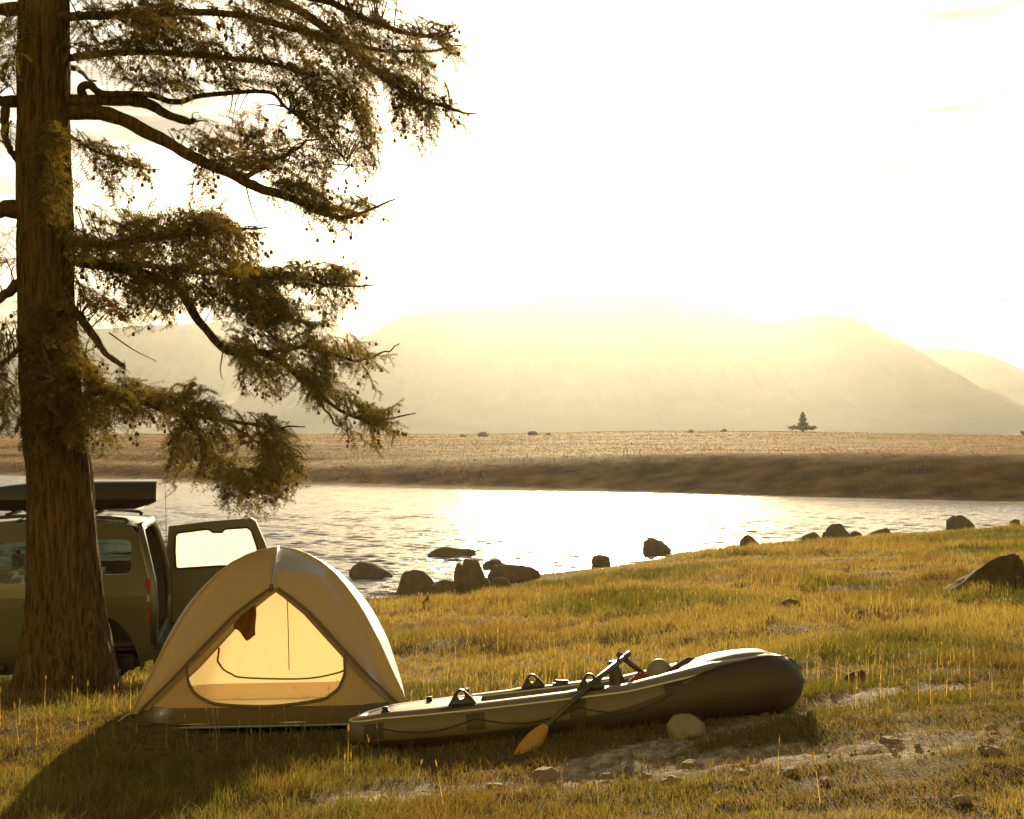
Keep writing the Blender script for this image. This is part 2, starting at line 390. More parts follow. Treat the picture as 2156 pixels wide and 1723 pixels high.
# ------------------------------------------------------------------ grass
LEAF = leafy('grass_leaf', .55, (1.15, 1.0, .55))
BOAT_A, BOAT_B = ground_at(745, 1578), ground_at(1650, 1512)
def keep_out(x, y):
    """footprints of the tent and the boat, where no grass comes through"""
    k = np.zeros(x.shape, bool)
    k |= (np.abs(x+1.71) < .88) & (y > 9.12) & (y < 11.2)
    ax, ay = BOAT_A[:2]; bx, by = BOAT_B[:2]; ll = math.hypot(bx-ax, by-ay)
    s = ((x-ax)*(bx-ax)+(y-ay)*(by-ay))/ll; v = -(x-ax)*(by-ay)/ll+(y-ay)*(bx-ax)/ll
    k |= (s > .1) & (s < ll-.1) & (v > .0) & (v < .58)
    k |= np.hypot(x+3.65, y-11.4) < .36
    return k
def blades(x, y, z, h, wd, tone, bend=.45, seg=2):
    n = len(x); a = rng.uniform(0, 2*PI, n); ln = rng.normal(0, bend, n)*h
    ca, sa = np.cos(a), np.sin(a); tw = rng.uniform(0, PI, n)
    # width lies mostly across the view so that thin blades keep their size
    wx, wy_ = np.cos(tw*.5-PI/4)*wd*.5, np.sin(tw*.5-PI/4)*wd*.5
    base = np.stack([x, y, z], -1); W = np.stack([wx, wy_, wx*0], -1)
    mid = base+np.stack([ca*ln*.28, sa*ln*.28, h*.58], -1); tip = base+np.stack([ca*ln, sa*ln, h*rng.uniform(.85, 1, n)], -1)
    V = np.stack([base-W, base+W, mid-W*.75, mid+W*.75, tip], 1).reshape(-1, 3)
    i = np.arange(n)[:, None]*5
    Fc = np.stack([i+[0, 1, 3], i+[0, 3, 2], i+[2, 3, 4]], 1).reshape(-1, 3)
    return V, Fc, np.repeat(tone, 5, 0)
def sample(n, d0, d1, p, margin=1.4, half=.40):
    """random spots with a density that thins out with distance"""
    D = np.linspace(d0, d1, 800); c = np.cumsum(D**-p*(2*half*D+2*margin)); c /= c[-1]
    y = np.interp(rng.random(n), c, D); x = rng.uniform(-1, 1, n)*(half*y+margin)
    return x, y
GREEN = np.array([.105, .118, .028]); STRAW = np.array([.30, .25, .10]); BROWN = np.array([.19, .12, .045]); PALE = np.array([.50, .38, .18])
def tones(x, y, n):
    dry = fbm(x*.42, y*.30, 4, 31)+.10*sstep(12, 24, y)+.05*sstep(-1, 3, x)-.03
    dry = sstep(.41, .65, dry+rng.normal(0, .06, n))
    br = sstep(.52, .70, fbm(x*.8, y*.7, 3, 57)+rng.normal(0, .05, n))*.6
    c = GREEN*(1-dry[:, None])+STRAW*dry[:, None]; c = c*(1-br[:, None])+BROWN*br[:, None]
    return c*rng.uniform(.65, 1.35, n)[:, None]
N1 = 560000
x, y = sample(N1, 4.6, 58, 1.5)
z = ground_z(x, y); d = dirt_mask(x, y)
clump = fbm(x*1.6, y*1.6, 3, 71)
ok = (z > .02) & ~keep_out(x, y) & (rng.random(N1) > sstep(.2, .8, d)*np.where(vnoise(x*3.4, y*3.4, 310) > .62, .62, .97)) & (rng.random(N1) < sstep(.22, .5, clump)*.65+.45)
# worn, thin turf towards the lower right
bare = sstep(.45, .62, fbm(x*1.3, y*1.3, 3, 77))*sstep(8.6, 7.0, y)*sstep(-1.2, .2, x)
ok &= rng.random(N1) > bare*.15
x, y, z, d, clump = [q[ok] for q in (x, y, z, d, clump)]; n = len(x)
tall = fbm(x*.5, y*.5, 3, 91)
h = (.03+.06*sstep(.3, .7, tall)+.03*clump)*rng.uniform(.5, 1.3, n)*(1+.55*sstep(11, 20, y))*(1-.45*sstep(8.7, 7, y)*sstep(-.9, .4, x))
h *= (.55+.9*sstep(.25, .8, vnoise(x*6.5, y*6.5, 300)))*(1-.4*d)*(.55+.45*sstep(.1, .5, z))
wd = np.maximum(.0032, y*.00046)*rng.uniform(.7, 1.3, n)
V, Fc, C = blades(x, y, z-.01, h, wd, tones(x, y, n), .7)
# tall thin stalks standing over the turf
N2 = 7000
x2, y2 = sample(N2, 4.8, 30, 1.25); z2 = ground_z(x2, y2)
ok = (z2 > .1) & ~keep_out(x2, y2) & (rng.random(N2) > dirt_mask(x2, y2)*.97) & (rng.random(N2) < .15+.85*sstep(.45, .7, fbm(x2*.6, y2*.6, 3, 101)))
x2, y2, z2 = x2[ok], y2[ok], z2[ok]; n2_ = len(x2)
V2, F2, C2 = blades(x2, y2, z2-.01, rng.uniform(.07, .17, n2_), np.maximum(.0022, y2*.00033), (STRAW*.9)[None]*rng.uniform(.6, 1.2, n2_)[:, None], .5)
# short, lying dead turf that breaks up the worn ground
N6 = 120000
x3 = rng.uniform(-4.2, 4.8, N6); y3 = rng.uniform(4.7, 10.2, N6); z3 = ground_z(x3, y3)
ok = ~keep_out(x3, y3) & (np.abs(x3) < .40*y3+.8) & (vnoise(x3*5, y3*5, 320)+rng.normal(0, .15, N6) > .42) & (rng.random(N6) > dirt_mask(x3, y3)*.88)
x3, y3, z3 = x3[ok], y3[ok], z3[ok]; n3 = len(x3); mixc = rng.random(n3)[:, None]
V3, F3, C3 = blades(x3, y3, z3-.006, rng.uniform(.018, .055, n3), rng.uniform(.003, .0055, n3), (BROWN*mixc+np.array([.16, .15, .05])*(1-mixc))*rng.uniform(.6, 1.5, n3)[:, None], 1.3)
me = np_mesh('grass', np.vstack([V, V2, V3]), np.vstack([Fc, F2+len(V), F3+len(V)+len(V2)]), np.vstack([C, C2, C3]))
tag(link('grass', me, LEAF, smooth=False), kind='stuff')

# pale seed heads that catch the low sun
def seed_heads(name, x, y, z, hh, hl, hw, tone):
    n = len(x); a = rng.uniform(0, 2*PI, n); ln = rng.normal(0, .12, n)*hh
    base = np.stack([x, y, z], -1); top = base+np.stack([np.cos(a)*ln, np.sin(a)*ln, hh], -1)
    ax = top-base; ax /= np.linalg.norm(ax, axis=1)[:, None]
    sw = np.maximum(.0016, y*.00018)[:, None]*np.array([1.0, 0, 0])
    V = [base-sw, base+sw, top]; F_ = [[0, 1, 2]]
    k = 3
    for q in range(3):
        an = q*PI/3; dirn = np.stack([np.full(n, math.cos(an)), np.full(n, math.sin(an)), np.zeros(n)], -1)*hw[:, None]
        V += [top-ax*.01, top+ax*hl[:, None]*.4+dirn, top+ax*hl[:, None], top+ax*hl[:, None]*.4-dirn]
        F_ += [[k, k+1, k+2], [k, k+2, k+3]]; k += 4
    V = np.stack(V, 1).reshape(-1, 3); Fc = (np.arange(n)[:, None, None]*k+np.array(F_)[None]).reshape(-1, 3)
    return tag(link(name, np_mesh(name, V, Fc, np.repeat(tone, k, 0)), LEAF, smooth=False), kind='stuff')
N3 = 9000
x, y = sample(N3, 5.2, 26, .7); z = ground_z(x, y)
pr = sstep(.50, .68, fbm(x*.7, y*.45, 3, 131))*.35+.02
pr += .9*np.exp(-((x-.9)/1.6)**2-((y-11.6)/1.2)**2)+.35*np.exp(-((x-2.5)/2.0)**2-((y-10.2)/.9)**2)+.25*np.exp(-((x-5.2)/1.8)**2-((y-17)/2)**2)
pr *= np.where(y < 8.3, .2, 1)
ok = (rng.random(N3) < pr) & ~keep_out(x, y) & (dirt_mask(x, y) < .4) & (z > .2)
x, y, z = x[ok], y[ok], z[ok]; n = len(x)
seed_heads('seed_heads', x, y, z, rng.uniform(.08, .22, n), rng.uniform(.025, .05, n), rng.uniform(.0024, .0048, n)*np.maximum(1, y/13), PALE*rng.uniform(.8, 1.4, n)[:, None])

# far steppe grass across the lake
N4 = 90000
D = rng.uniform(0, 1, N4)**1.5*165+1; x = rng.uniform(-75, 110, N4); y = np.interp(x, FSx, FSy)+D
z = far_h(x, D); ok = (np.abs(x) < .40*y+8) & (D > 3); x, y, z = x[ok], y[ok], z[ok]; n = len(x)
dry = sstep(.35, .65, fbm(x*.06, y*.08, 4, 151)+rng.normal(0, .05, n))[:, None]
V, Fc, C = blades(x, y, z-.02, rng.uniform(.05, .14, n), y*.0007, (np.array([.13, .09, .028])*(1-dry)+np.array([.20, .13, .045])*dry)*rng.uniform(.8, 1.2, n)[:, None])
tag(link('steppe_grass', np_mesh('steppe_grass', V, Fc, C), LEAF, smooth=False), kind='stuff')

# ------------------------------------------------------------------ stones
ROCK = simple('granite', (.13, .105, .08), .9, .45, 9, bump=.9, spec=.2)
ROCK_PALE = simple('pale_granite', (.20, .18, .15), .9, .35, 12, bump=.7, spec=.2)
ROCK_WARM = simple('path_stone', (.20, .155, .105), .9, .35, 14, bump=.7, spec=.2)
def rock(name, label, x0, y0, x1, y1, prof=None, m=None, D=None, dep=.8, water=False, seed=0, group=None, cat='rock', sub=4, rough=.16, cuts=9):
    """boulder filling the outline x0..x1 / y0..y1 as seen, set on the ground or in the water"""
    cx = (x0+x1)/2
    if D is None:
        D = CZ*F/(y1-HOR) if water else ground_at(cx, y1)[1]
    wdt = (x1-x0)/F*D; hgt = (y1-y0)/F*D; d_ = wdt*dep
    bm = bmesh.new(); bmesh.ops.create_icosphere(bm, subdivisions=sub, radius=1)
    co = np.array([v.co[:] for v in bm.verts]); r0 = np.random.default_rng(seed+7)
    for _ in range(cuts):            # knock flats off the ball
        nn = r0.normal(size=3); nn /= np.linalg.norm(nn); lim = r0.uniform(.62, .9)
        e = co@nn-lim; co = co-np.where(e > 0, e*.85, 0)[:, None]*nn
    q = co*2.2+seed
    co = co*(1+rough*(fbm(q[:, 0]+q[:, 2]*.7, q[:, 1]-q[:, 2]*.6, 4, seed)-.5)[:, None]*2)
    co /= np.abs(co).max(0)
    if prof:
        pxs = np.linspace(-1, 1, len(prof)); sc_ = np.interp(co[:, 0], pxs, prof); eb = np.linspace(-1, 1, 15); ev = []
        for a, b_ in zip(eb[:-1], eb[1:]): q_ = co[(co[:, 0] >= a) & (co[:, 0] <= b_), 2]; ev.append(max(.15, q_.max() if len(q_) else .15))
        co[:, 2] *= np.clip(sc_/np.interp(co[:, 0], (eb[:-1]+eb[1:])/2, ev), .2, 1.7)*np.where(co[:, 2] > 0, 1, 0)+np.where(co[:, 2] > 0, 0, 1)
    co[:, :2] = np.sign(co[:, :2])*np.abs(co[:, :2])**.8
    co *= np.array([wdt/2, d_/2, hgt]); co[:, 2] = np.where(co[:, 2] < 0, co[:, 2]*.35, co[:, 2])
    for v, c in zip(bm.verts, co): v.co = c
    me = bpy.data.meshes.new(name); bm.to_mesh(me); bm.free()
    o = link(name, me, m or ROCK); p = PX(cx, y1, D); yy = D+d_*.35
    if group == SG and 12 <= seed <= 18: p[2] += .10; o.scale.z = 1.35
    o.location = (p[0], yy, p[2]-hgt*.03)
    return tag(o, label, cat, group)
SG = 'boulders along the lake shore'
rock('boulder', 'long low boulder farthest out in the lake, pointed at its left end', 896, 1150, 1003, 1171, [.12, .55, .85, 1, .8, .75, .85, .7], water=True, seed=1, group=SG, dep=.5)
rock('boulder', 'smooth domed boulder standing alone in the water right of the tent', 727, 1184, 826, 1216, [.35, .8, 1, .95, .7, .45, .2], water=True, seed=2, group=SG)
rock('boulder', 'small dark stone in the water just above the right slope of the tent', 706, 1216, 741, 1231, [.5, 1, .8, .3], water=True, seed=3, group=SG)
rock('boulder', 'big round grey boulder at the water edge behind the pointed stump', 826, 1199, 922, 1254, [.6, .9, 1, .95, .7, .4], water=True, seed=4, group=SG)
rock('boulder', 'low boulder filling the gap between the round boulder and the tall block', 905, 1219, 972, 1248, [.4, .8, 1, .8, .5], D=29.8, seed=5, group=SG)
rock('boulder', 'tall blocky dark boulder, the highest of the shore group', 950, 1174, 1036, 1254, [.5, .95, 1, 1, .55, .35], D=30.0, seed=6, group=SG, dep=.7)
rock('boulder', 'small flat-topped stone behind the tall blocky boulder', 1016, 1178, 1062, 1196, [.5, .8, 1, .9, .5], water=True, seed=7, group=SG)
rock('boulder', 'wide flat slab of rock lying out in the bright water', 1024, 1187, 1141, 1222, [.55, .9, 1, .95, .9, .8, .5], water=True, seed=8, group=SG, dep=.4)
rock('boulder', 'rounded pale-topped stone at the foot of the flat slab', 1028, 1214, 1078, 1243, [.4, .9, 1, .8, .4], D=31.0, seed=9, group=SG)
rock('boulder', 'squat boulder half lost in the glare on the shoreline', 1245, 1167, 1292, 1187, [.7, 1, .95, .8], D=37.6, seed=10, group=SG)
rock('boulder', 'square-shouldered boulder standing up against the sun glitter', 1354, 1134, 1419, 1171, [.85, 1, 1, .9, .6, .3], D=41.2, seed=11, group=SG)
rock('boulder', 'small peaked stone on the grass edge right of the glitter', 1556, 1139, 1602, 1159, [.3, .8, 1, .6, .2], D=44.0, seed=12, group=SG)
rock('boulder', 'low stone left of the larger peaked boulder', 1688, 1130, 1727, 1143, [.3, .7, 1, .7], D=46.4, seed=13, group=SG)
rock('boulder', 'peaked dark boulder between two low stones on the shore', 1731, 1116, 1795, 1141, [.3, .65, .95, 1, .6, .3], D=47.0, seed=14, group=SG)
rock('boulder', 'small low stone tucked against the right side of the peaked boulder', 1788, 1128, 1818, 1141, [.6, 1, .7], D=47.5, seed=15, group=SG)
rock('boulder', 'wedge-shaped stone with its steep side to the right', 1830, 1122, 1882, 1137, [.25, .6, .85, 1, .6], D=48.5, seed=16, group=SG)
rock('boulder', 'domed dark boulder far along the shore at right', 1998, 1098, 2057, 1123, [.6, .95, 1, .75, .45], D=51.0, seed=17, group=SG)
rock('boulder', 'tiny stone on the shore beyond the domed boulder, near the picture edge', 2128, 1101, 2152, 1111, [.6, 1, .7], D=53.5, seed=18, group=SG)
DARK = simple('dark_granite', (.075, .055, .04), .95, .5, 9, bump=1, spec=.1)
rock('boulder', 'large dark leaning boulder in the meadow with a long sloping left tail', 1996, 1160, 2185, 1252, [.05, .16, .3, .52, .8, .97, 1, .85, .5], seed=19, m=DARK, dep=.55, rough=.34, cuts=14)
rock('boulder', 'rounded boulder sunk in the golden meadow grass', 1641, 1261, 1693, 1294, [.5, .85, 1, .95, .6], seed=20)
rock('boulder', 'low half-buried stone in the meadow right of the rounded boulder', 1855, 1262, 1904, 1282, [.4, .8, 1, .7], seed=21)
rock('boulder', 'pale speckled boulder lying in front of the boat', 1405, 1504, 1490, 1548, [.5, .85, 1, .95, .7, .4], m=ROCK_PALE, seed=22, D=8.05, rough=.26, cuts=13)
rock('earth_clod', 'dark reddish clod of earth in the dry grass right of the boat', 1782, 1409, 1826, 1433, [.5, .7, 1, .8], seed=23, cat='clod', m=simple('dark_earth', (.11, .06, .04), .95, .4, 20, bump=.8))
rock('tree_stump', 'small dark pointed stump at the grass edge left of the boulders', 876, 1249, 907, 1284, [.2, .35, .6, 1, .8], seed=24, cat='stump', m=simple('old_wood', (.09, .06, .035), .9, .4, 20, bump=.8))
PG = 'stones lying along the dirt path'
for k, (a, b_, c, d_, lb) in enumerate([
    (1105, 1600, 1195, 1640, 'broad flat stone on the path below the orange paddle blade'), (1385, 1620, 1450, 1652, 'sharp-edged grey stone in the middle of the path'),
    (1430, 1590, 1480, 1616, 'pale slab on the path catching light on its top edge'), (1535, 1608, 1592, 1636, 'long low stone at the grass edge of the right path'),
    (1340, 1618, 1382, 1640, 'bright flat stone left of the sharp grey one'), (1850, 1535, 1910, 1565, 'dark stone sitting across the right path'),
    (2005, 1660, 2052, 1688, 'round blue-grey stone in the lower right grass'), (715, 1660, 752, 1688, 'small round stone at the left end of the path'),
    (1260, 1618, 1298, 1638, 'small dark stone on the pale dirt'), (1640, 1602, 1690, 1630, 'brown stone half under grass on the right path'),
    (2060, 1555, 2130, 1590, 'rough stone at the top of the path near the picture edge'), (1720, 1625, 1765, 1650, 'flat stone in the thin turf below the path'), (1500, 1655, 1545, 1678, 'low stone at the lower edge of the dirt')]):
    rock('stone', lb, a+(c-a)*.1, d_-(d_-b_)*.5, c-(c-a)*.1, d_, None, m=ROCK_WARM, seed=40+k, group=PG, dep=1.1, cat='stone', sub=4, rough=.34, cuts=22)
# stones on the far steppe skyline
for k, (px, py, wpx, hpx, lb) in enumerate([(1017, 908, 26, 9, 'lumpy twin stone on the far skyline left of centre'), (1122, 914, 26, 8, 'low stone on the far steppe right of the lumpy twin stone'),
        (1155, 908, 12, 4, 'tiny stone on the far skyline between the two low stones'), (1455, 912, 13, 6, 'small round stone on the far skyline above the glitter'), (1525, 909, 16, 6, 'flattened stone on the far skyline left of the lone tree'),
        (975, 918, 20, 5, 'faint flat stone below the lumpy twin stone')]):
    Dd = 185; xx = (px-1078)/F*Dd; zz = float(far_h(np.array([xx]), np.array([Dd-np.interp(xx, FSx, FSy)]))[0])
    o = rock('stone', lb, px-wpx/2, py-hpx, px+wpx/2, py, None, D=Dd, seed=60+k, group='stones on the far steppe', cat='stone', sub=3)
    o.location.z = zz+.08; o.scale = (.95, .95, 1.05)
# fine rubble of the path
N5 = 5200
x, y = sample(N5, 5, 11, .4); ok = rng.random(N5) < dirt_mask(x, y)*.9+.02; x, y = x[ok], y[ok]; z = ground_z(x, y); n = len(x)
bm = bmesh.new(); bmesh.ops.create_icosphere(bm, subdivisions=1, radius=1); pv_ = np.array([v.co[:] for v in bm.verts]); pf = np.array([[v.index for v in f.verts] for f in bm.faces]); bm.free()
s_ = (rng.pareto(2.2, n)*.006+.005).clip(0, .035)[:, None]*rng.uniform(.6, 1.3, (n, 3))*np.array([1, 1, .65])
V = (pv_[None]*(1+rng.normal(0, .16, (n, len(pv_), 1)))*s_[:, None]+np.stack([x, y, z-.004], -1)[:, None]).reshape(-1, 3)
Fc = (np.arange(n)[:, None, None]*len(pv_)+pf[None]).reshape(-1, 3)
tag(link('gravel', np_mesh('gravel', V, Fc), ROCK_WARM, smooth=False), kind='stuff')

# ------------------------------------------------------------------ the old larch
TD = 11.4                          # distance of the trunk
m, t, b = mat('larch_bark'); N = t.nodes; l = t.links.new; BARK = m
tc = N.new('ShaderNodeTexCoord'); mp = N.new('ShaderNodeMapping'); mp.inputs['Scale'].default_value = (26, 26, 3.2); l(tc.outputs['Object'], mp.inputs[0])
n1 = N.new('ShaderNodeTexNoise'); n1.inputs['Scale'].default_value = 1.6; n1.inputs['Detail'].default_value = 12; n1.inputs['Roughness'].default_value = .68; l(mp.outputs[0], n1.inputs['Vector'])
r1 = N.new('ShaderNodeValToRGB'); r1.color_ramp.elements[0].color = (.034, .024, .013, 1); r1.color_ramp.elements[1].color = (.19, .132, .07, 1)
r1.color_ramp.elements[0].position = .35; r1.color_ramp.elements[1].position = .68
l(n1.outputs[0], r1.inputs[0]); l(r1.outputs[0], b.inputs['Base Color']); b.inputs['Roughness'].default_value = .95; b.inputs['Specular IOR Level'].default_value = .1
bp = N.new('ShaderNodeBump'); bp.inputs['Strength'].default_value = 1; bp.inputs['Distance'].default_value = .05; l(n1.outputs[0], bp.inputs['Height']); l(bp.outputs[0], b.inputs['Normal'])
NEEDLE = leafy('larch_needles', .6, (1.1, 1.0, .5))
CONE = simple('larch_cone', (.10, .06, .03), .9, .3, 60)
TWIG = simple('larch_twig', (.09, .06, .04), .9, .3, 30)

tprof = [(-900, 95, 62), (-500, 93, 82), (0, 92, 105), (300, 91, 112), (600, 96, 118), (800, 106, 121), (900, 114, 124), (1000, 127, 132), (1100, 131, 138), (1200, 134, 148), (1300, 138, 168), (1380, 141, 200), (1430, 142, 222), (1465, 143, 250), (1490, 143, 268)]
hh = np.array([CZ-(p[0]-HOR)/F*TD for p in tprof])[::-1]; hc = np.array([(p[1]-1078)/F*TD for p in tprof])[::-1]; hr_ = np.array([p[2]/2/F*TD for p in tprof])[::-1]
TX, TZ0 = hc[0], hh[0]
root = empty('larch_tree', (TX, TD, float(ground_z(np.array([TX]), np.array([TD]))[0])))
tag(root, 'old larch with a thick furrowed trunk and drooping cone-hung boughs beside the tent', 'tree')
RO = np.array(root.location)
zz = np.concatenate([np.linspace(hh[0], hh[0]+.8, 60)[:-1], np.linspace(hh[0]+.8, hh[-1], 320)])
an = np.linspace(0, 2*PI, 120, endpoint=False); A_, ZZ = np.meshgrid(an, zz)
cx_ = np.interp(zz, hh, hc)[:, None]; rr = np.interp(zz, hh, hr_)[:, None]
fur = np.abs(fbm(A_*11/PI*1.6+fbm(A_*2, ZZ*2, 2, 8)*1.5, ZZ*1.3, 3, 61)-.5)*2
flare = np.exp(-(ZZ-hh[0])/.22)
rad = rr*(1+.17*(fur-.35)+.10*(fbm(A_*1.0, ZZ*.8, 3, 67)-.5))+flare*.05*np.cos(A_*5+.6)*rr/.3
mb = MB(); mb.grid(np.stack([cx_+rad*np.cos(A_)-RO[0], TD+rad*np.sin(A_)-RO[1], ZZ-RO[2]], -1), closed_v=True)
mb.build('trunk', BARK, root)

# limbs: (sight x, sight y, metres nearer(-)/farther(+)), start and end radius
LIMBS = [
 ([(92, 238, 0), (160, 236, 0), (240, 245, -.1), (330, 290, -.2), (420, 335, -.3), (520, 380, -.35), (600, 412, -.4), (690, 450, -.45), (740, 455, -.5), (830, 418, -.5)], .062, .006),
 ([(510, 376, -.35), (580, 340, -.2), (640, 300, -.1), (700, 285, 0)], .022, .004),
 ([(92, 222, 0), (150, 212, 0), (280, 214, .1), (350, 238, .15), (412, 256, .2)], .036, .026),
 ([(180, 214, .05), (172, 185, 0), (190, 176, -.03), (215, 196, 0), (300, 198, .1), (370, 214, .2), (430, 200, .3), (560, 196, .4), (600, 228, .5), (680, 290, .6), (740, 350, .7)], .032, .005),
 ([(92, 130, .1), (160, 118, .1), (300, 108, .3), (450, 120, .5), (600, 140, .7), (720, 195, .8), (770, 260, .85)], .034, .006),
 ([(92, 32, -.1), (150, 32, -.1), (280, 30, -.2), (450, 25, -.3), (620, 60, -.4), (760, 100, -.4), (880, 112, -.4), (970, 92, -.4)], .042, .005),
 ([(92, -150, 0), (350, -90, -.1), (540, -20, -.2), (680, 60, -.3), (790, 150, -.3), (860, 195, -.3), (940, 225, -.3), (1003, 238, -.3)], .055, .005),
 ([(92, -110, .2), (400, -60, .5), (650, -10, .7), (780, 45, .8), (900, 75, .8), (960, 58, .8)], .05, .005),
 ([(92, 275, -.15), (150, 290, -.25), (200, 318, -.4), (270, 345, -.5), (335, 362, -.5)], .018, .004),
 ([(96, 500, 0), (150, 508, 0), (250, 512, -.2), (350, 500, -.4), (450, 482, -.5), (560, 478, -.6)], .048, .006),
 ([(96, 530, .1), (150, 545, .1), (250, 562, .4), (370, 602, .6), (430, 682, .6), (480, 738, .6), (560, 744, .6), (610, 775, .55), (660, 820, .5), (720, 870, .5), (790, 886, .45), (870, 868, .4)], .055, .005),
 ([(555, 742, .6), (650, 733, .5), (740, 757, .45), (800, 745, .4), (842, 726, .4)], .02, .004),
 ([(250, 560, .4), (300, 560, .4), (450, 575, .5), (600, 585, .6), (700, 598, .6), (785, 605, .6)], .032, .005),
 ([(660, 820, .5), (700, 880, .4), (750, 925, .4)], .012, .003),
 ([(104, 640, -.2), (160, 660, -.25), (205, 722, -.5), (262, 772, -.6)], .036, .018),
 ([(108, 745, 0), (165, 760, -.05), (220, 822, -.3), (330, 856, -.5), (450, 880, -.7), (560, 898, -.8), (642, 902, -.8)], .036, .005),
 ([(380, 868, -.55), (440, 950, -.7), (500, 1012, -.75), (592, 1048, -.8)], .016, .004),
 ([(470, 885, -.7), (560, 940, -.7), (655, 968, -.7)], .012, .003),
 ([(92, 20, 0), (20, 18, -.1), (-120, 22, -.2), (-330, 60, -.3)], .07, .01),
 ([(92, 215, 0), (20, 212, 0), (-80, 208, .1), (-330, 250, .2)], .062, .01),
 ([(95, 445, 0), (20, 440, -.05), (-80, 455, -.1), (-300, 500, -.2)], .10, .012),
 ([(12, 225, 0), (14, 280, -.05), (30, 330, -.1), (60, 350, -.1)], .03, .015),
 ([(100, 590, 0), (40, 600, 0), (-20, 635, 0), (-200, 720, 0)], .06, .01),
 ([(106, 700, -.1), (50, 730, -.3), (-40, 790, -.4), (-150, 850, -.4)], .03, .005),
 ([(92, 300, -.2), (100, 330, -.5), (110, 380, -.7)], .012, .004), ([(104, 650, -.2), (90, 720, -.6), (110, 800, -.8)], .014, .004),
 ([(92, -330, 0), (300, -300, .3), (560, -260, .6)], .05, .01), ([(92, -420, 0), (-100, -400, .3), (-320, -380, .6)], .05, .01), ([(92, -600, 0), (300, -610, -.4), (480, -590, -.8)], .04, .01), ([(92, -620, 0), (-120, -620, -.4), (-300, -600, -.6)], .04, .01),
 ([(85, -300, .2), (30, -250, 1.0), (0, -200, 1.8)], .05, .01), ([(92, 100, .2), (140, 130, 1.0), (200, 170, 1.9)], .045, .01), ([(95, 380, .2), (60, 420, 1.0), (40, 470, 1.8)], .045, .01)]
limb_pts = []
for (P, r0_, r1_) in LIMBS:
    W_ = smooth_path([PX(a, b2_, TD+c) for a, b2_, c in P], 14+6*len(P))
    k = np.linspace(0, 1, len(W_)); W_ = W_+(np.stack([fbm(k*9, k*0+q, 3, int(P[-1][0]) % 50+q) for q in range(3)], -1)-.5)*.06*np.minimum(1, k*4)[:, None]
    rad = (r0_*(1-k)**.8+r1_)*(1+.18*(fbm(k*25, k*0, 3, 9)-.5)*2)
    rad = rad*(1 if len(limb_pts) in (0, 2, 3) else .85)
    mb = MB(); mb.tube(W_-RO, rad, 9); mb.build('limb', BARK, root)
    limb_pts.append((W_, k))
LP = np.concatenate([a[3:] for a, k in limb_pts]); LT = np.concatenate([np.gradient(a, axis=0)[3:] for a, k in limb_pts]); LT /= np.linalg.norm(LT, axis=1)[:, None]
LPx = np.stack([1078+F*LP[:, 0]/LP[:, 1], HOR+F*(CZ-LP[:, 2])/LP[:, 1]], -1)
# hanging bare twigs
for P in ([(515, 376, -.35), (528, 430, -.3), (550, 480, -.3), (580, 520, -.3)], [(795, 300, -.2), (800, 350, -.2), (830, 402, -.2)], [(520, 60, -.2), (560, 120, -.2), (590, 170, -.2)], [(30, 690, 0), (12, 740, 0), (14, 770, 0), (40, 800, 0)], [(230, 700, -.4), (280, 735, -.4), (330, 760, -.4)], [(470, 735, .6), (464, 780, .6), (470, 800, .6)]):
    W_ = smooth_path([PX(a, b2_, TD+c) for a, b2_, c in P], 16); mb = MB(); mb.tube(W_-RO, np.linspace(.007, .0025, 16), 5); mb.build('bare_twig', TWIG, root)


# a spray = a twig with side shoots carrying rosettes of needles, built once in several shapes
def make_spray(sd_):
    r0 = np.random.default_rng(sd_); ln = r0.uniform(.34, .55); wood = []; ros = []
    k = np.linspace(0, 1, 12); axis = np.stack([k*ln, .05*np.sin(k*3+sd_)*ln, -.16*ln*k**1.8+.02*np.sin(k*7)], -1)
    wood.append((axis, .003))
    for q in np.arange(.08, 1, .026/ln): ros.append((axis[0]*(0)+np.array([np.interp(q, k, axis[:, i]) for i in range(3)]), np.array([1, 0, -.2])))
    side = 1
    for q in np.arange(.06, .97, .036/ln):
        p = np.array([np.interp(q, k, axis[:, i]) for i in range(3)]); side = -side
        sl_ = r0.uniform(.10, .26)*(1-.55*q)*(.5+.5*min(1, q*5)); a_ = R(r0.uniform(38, 68))*side
        dv = np.array([math.cos(a_), math.sin(a_), r0.normal(-.12, .30)]); dv /= np.linalg.norm(dv)
        kk = np.linspace(0, 1, 5)[:, None]; S = p+dv*sl_*kk+np.array([0, 0, -.25*sl_])*kk**2
        wood.append((S, .0013))
        for u in np.arange(.15, 1.05, .021/sl_): ros.append((p+dv*sl_*u+np.array([0, 0, -.25*sl_])*u*u, dv))
    V = []; Fc = []; n = 0
    for p, dv in ros:
        for q in range(11):
            nd = r0.normal(size=3); nd = nd-dv*np.dot(nd, dv)*.8+dv*.55; nd /= np.linalg.norm(nd)
            L_ = r0.uniform(.020, .036); sw = np.cross(nd, r0.normal(size=3)); sw *= .0021/np.linalg.norm(sw)
            V += [p-sw, p+sw, p+nd*L_]; Fc.append((n, n+1, n+2)); n += 3
    wv = []; wf = []; m_ = 0
    for P_, r_ in wood:
        a, f_ = tube(P_, np.linspace(r_, r_*.5, len(P_)), 3, False); wv.append(a); wf += [tuple(i+m_ for i in q) for q in f_]; m_ += len(a)
    return np.array(V), np.array(Fc), np.concatenate(wv), np.array(wf), np.array([p for p, _ in ros]), ln
SPRAYS = [make_spray(i) for i in range(9)]
